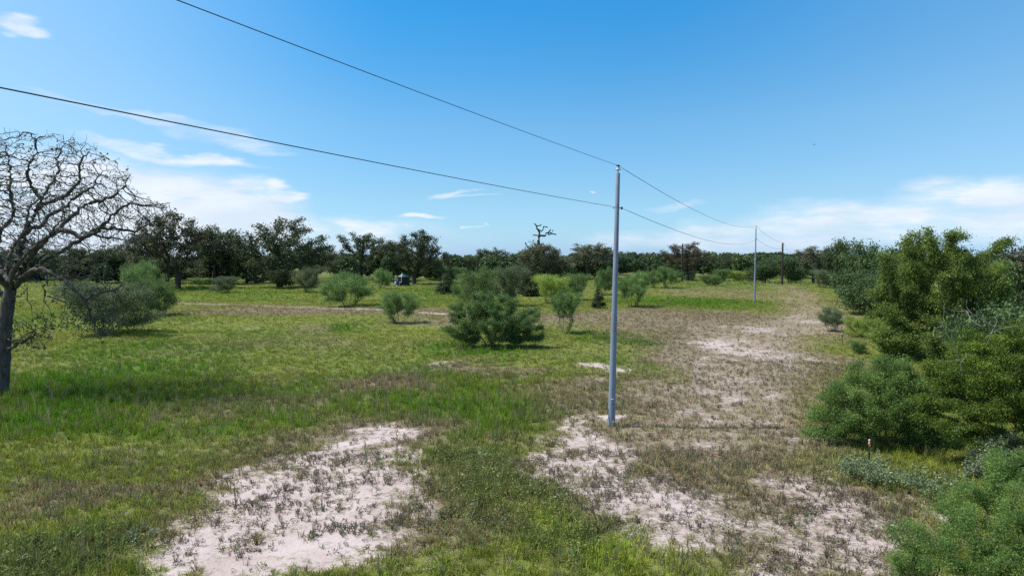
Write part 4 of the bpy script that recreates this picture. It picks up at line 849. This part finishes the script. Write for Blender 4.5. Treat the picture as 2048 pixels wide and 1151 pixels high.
def wood_pole(px, py, top, label, arm=True):
    x0, y0 = gnd(px, py); Ht = at(px, top, y0)[2]; r = root('utility_pole', label, 'utility pole', (x0, y0, 0), GP)
    part('shaft', lathe([(.24, -.3), (.19, Ht - .05), (.16, Ht)], 14), 'wood', r, True)
    part('pole_pin', rod((0, 0, Ht - .1), (0, 0, Ht + .18), .04), 'black', r); part('insulator', lathe([(.05, Ht + .1), (.11, Ht + .14), (.05, Ht + .25)], 10), 'ins', r, True)
    if arm: part('guy_attachment', rod((0, 0, Ht - .55), (-.75, -.1, Ht - .85), .04), 'pipe', r)
    return r, np.array([x0, y0, Ht + .25]), np.array([x0, y0, Ht - 1.2])
p3, w3t, w3n = wood_pole(1564, 570, 486, 'black wooden pole at the far end of the pasture, right of the second grey pole')
p4, w4t, w4n = wood_pole(1364, 565, 488, 'black wooden pole standing in front of the browning oak', False)
p5, w5t, w5n = wood_pole(1586, 563, 508, 'faint furthest pole against the woods, just right of the right-hand black pole', False)
x0, y0 = w1t[0] - (w2t[0] - w1t[0]) * .98, w1t[1] - (w2t[1] - w1t[1]) * .98
r = root('utility_pole', 'grey steel pole of the line standing behind the viewer', 'utility pole', (x0, y0, 0), GP)
part('shaft', lathe([(.15, -.3), (.08, 9.7)], 16), 'pole', r, True); part('insulator', lathe([(.05, 9.7), (.11, 9.75), (.05, 9.9)], 10), 'ins', r, True)
w0t = np.array([x0, y0, 9.9]); w0n = np.array([x0 + .15, y0, 9.2])
def wire(a, b, sag, r_, label, extra=None):
    k = 60; pts = np.array([a + (b - a) * t_ - np.array([0, 0, 4 * sag * t_ * (1 - t_)]) for t_ in np.linspace(0, 1, k + 1)])
    par_ = np.arange(-1, k); V, Fs = tubes(pts, par_, np.full(k + 1, r_), 0, .001); tag(obj('power_line', mesh_np('power_line', V, Fs, M['wire'], None, True)), label, 'wire')
wire(w0t, w1t, .55, .0072, 'upper wire running from the top left of the sky to the near pole top')
wire(w0n, w1n, .60, .0072, 'lower wire running from the left edge of the sky to the near pole')
wire(w1t, w2t, 1.0, .011, 'upper wire between the near grey pole and the second grey pole')
wire(w1n, w2n, 1.1, .011, 'lower wire between the near grey pole and the second grey pole')
wire(w2t, w3t, .6, .018, 'upper wire between the second grey pole and the right-hand black pole')
wire(w2n, w3n, .7, .018, 'lower wire between the second grey pole and the right-hand black pole')
wire(w3t, w5t, .6, .018, 'wire from the right-hand black pole to the furthest faint pole')
wire(np.array([w4t[0], w4t[1], 6.3]), np.array([w3t[0], w3t[1], 6.3]), .15, .022, 'low horizontal wire between the two black poles in front of the woods')
wire(at(870, 525, 190), np.array([w4t[0], w4t[1], 6.3]), .3, .022, 'low wire running left from the leftmost black pole along the woods')
# far radio mast
mx_, my_ = at(1545, 520, 900)[0], 900
r = root('radio_mast', 'thin radio mast just above the woods between the two right-hand poles', 'mast', (mx_, my_, 0)); part('mast_tower', rod((0, 0, 0), (0, 0, at(1545, 502, 900)[2]), .22, 6, .1), 'pipe', r); part('antenna', rod((-1.2, 0, at(1545, 506, 900)[2]), (1.2, 0, at(1545, 506, 900)[2]), .15, 6), 'pipe', r)
# fence posts
def tpost(px, py, top, label, flag='white'):
    x0, y0 = gnd(px, py); Ht = at(px, top, y0)[2]; r = root('fence_post', label, 'fence post', (x0, y0, 0), 'steel fence posts')
    part('post', [box((0, 0, Ht / 2 - .1), (.045, .010, Ht + .2)), box((0, .018, Ht / 2 - .1), (.010, .030, Ht + .196))], 'postg', r)
    part('post_tip', [box((0, 0, Ht * .955), (.049, .014, Ht * .10))], flag, r)
    return r, x0, y0, Ht
r, a, b, h_ = tpost(1737.5, 934, 878, 'dark steel fence post with white tip and orange tape, in front of the big mesquite')
part('flagging_tape', [box((.0, 0, h_ * .84), (.055, .03, h_ * .13)), box((.02, -.016, h_ * .77), (.03, .006, h_ * .08))], 'orange', r)
tpost(1684, 692, 665, 'dark steel fence post with pale tip in dry grass left of the low green shrub')
tpost(744, 614, 597, 'tiny dark fence post between the umbrella-shaped mesquite and the wide one')
tpost(662, 611, 600, 'tiny dark fence post in front of the wide yellowish-green mesquite')

# ------------------------------------------------------------------ water tank with its pump fittings
tx, ty = gnd(806.5, 571); r = root('water_tank', 'dark green round water tank with pale conical lid under the domed oak', 'water tank', (tx, ty, 0)); rad_t = 13 * ty / F; ht = at(806, 553, ty)[2]; hl = at(806, 547.5, ty)[2]
part('tank_body', lathe([(rad_t, -.1), (rad_t, ht)], 28), 'tank', r, True)
part('tank_lid', lathe([(rad_t + .04, ht + .003), (rad_t + .02, ht + .05), (.35, hl - .08), (.33, hl)], 28), 'tanklid', r, True)
part('lid_hatch', lathe([(.25, hl + .002), (.25, hl + .1), (.1, hl + .13)], 14, (-.3, 0, 0)), 'tanklid', r)
part('pipe_riser', [rod((-.15, -rad_t - .1, .9), (-.15, -rad_t - .1, ht), .07), rod((-.15, -rad_t - .1, ht), (-.25, 0, hl + .15), .06), rod((-.15, -rad_t - .1, .9), (-.75, -rad_t - .1, .85), .06), rod((-.6, -rad_t - .1, 0), (-.6, -rad_t - .1, .9), .06)], 'pipe', r)
r2 = root('pump_frame', 'pale pipe frame with a white box at the left side of the green tank', 'pipe frame', (tx - 1.75, ty - 1.0, 0))
part('frame_post', rod((0, 0, 0), (0, 0, ht + .25), .06), 'pipe', r2); part('crossbar', rod((.07, 0, ht), (1.4, 0, ht), .04), 'pipe', r2); part('control_box', box((0.05, -.1, .75), (.28, .16, .5)), 'white', r2)
r3 = root('pressure_tank', 'blue pressure tank standing against the green water tank', 'pressure tank', (tx - 1.0, ty - 2.1, 0))
part('vessel', lathe([(.22, .18), (.30, .3), (.30, 1.25), (.2, 1.42), (.05, 1.47)], 16), 'blue', r3, True); part('vessel_base', lathe([(.26, 0), (.24, .176)], 16), 'white', r3); part('valve', rod((0, 0, 1.4), (0, 0, 1.75), .04), 'white', r3)
r4 = root('low_pipe', 'short pale pipe on a stub left of the green tank', 'pipe', (tx - 3.0, ty - 1.5, 0)); part('pipe_stub', rod((0, 0, 0), (0, 0, .55), .09), 'pipe', r4); part('pipe_run', rod((.09, 0, .5), (1.2, .3, .5), .06), 'pipe', r4)
# dark blue trailer-like shed far left
vx, vy = gnd(70, 559); r = root('shed', 'small dark blue shed far off behind the bare tree trunk', 'shed', (vx, vy, 0)); part('wall', box((0, 0, 1.1), (6.0, 3, 2.2)), 'blue', r)
V = np.array([(-3.2, -1.7, 2.2), (3.2, -1.7, 2.2), (3.2, 1.7, 2.2), (-3.2, 1.7, 2.2), (-3.2, 0, 2.9), (3.2, 0, 2.9)]); part('roof', (V, [np.array([(0, 1, 5, 4), (2, 3, 4, 5), (3, 2, 1, 0)]), np.array([(0, 4, 3), (1, 2, 5)])]), 'black', r)
part('door', box((-1.0, -1.52, .95), (1.0, .06, 1.9)), 'postg', r)
M['yel'] = rough_mat('pale_yellow_siding', (.45, .43, .22), (.55, .52, .28), 5, .8, 0)
vx, vy = gnd(163, 562); r = root('shed', 'low pale yellow building glimpsed through the bare limbs', 'shed', (vx, vy, 0)); part('wall', box((0, 0, 1.2), (7, 4, 2.4)), 'yel', r)
V = np.array([(-3.8, -2.3, 2.4), (3.8, -2.3, 2.4), (3.8, 2.3, 2.4), (-3.8, 2.3, 2.4), (-3.8, 0, 3.1), (3.8, 0, 3.1)]); part('roof', (V, [np.array([(0, 1, 5, 4), (2, 3, 4, 5), (3, 2, 1, 0)]), np.array([(0, 4, 3), (1, 2, 5)])]), 'pipe', r)
part('door', box((1.0, -2.02, 1.0), (1.1, .06, 2.0)), 'postg', r)
# bird
bp_ = at(1628.5, 289, 70); r = root('bird', 'tiny dark bird gliding high in the blue sky at the right', 'bird', tuple(bp_)); r.scale = (.55, .55, .55)
part('body', lathe([(.01, -.16), (.035, -.1), (.05, 0), (.045, .07), (.03, .11), (.035, .14), (.004, .2)], 10), 'black', r, True).rotation_euler = (math.radians(90), 0, math.radians(70))
for sgn in (-1, 1):
    V = np.array([(0, .05, 0), (.2 * sgn, .09, .05), (.42 * sgn, -.02, .03), (.2 * sgn, -.05, .045), (0, -.06, 0)]); V = np.concatenate([V, V - (0, 0, .008)])
    f = [np.array([(0, 1, 3, 4), (9, 8, 6, 5), (0, 5, 6, 1), (1, 6, 7, 2), (2, 7, 8, 3), (3, 8, 9, 4)]), np.array([(1, 2, 3), (8, 7, 6)])]; part('wing', (V, f), 'black', r)
tris = sum(sum(len(p.vertices) - 2 for p in o.data.polygons) if False else len(o.data.polygons) for o in C.objects if o.type == 'MESH')
print('total polys', tris, 'unique', sum(len(m_.polygons) for m_ in bpy.data.meshes), 'time', time.time() - T0)
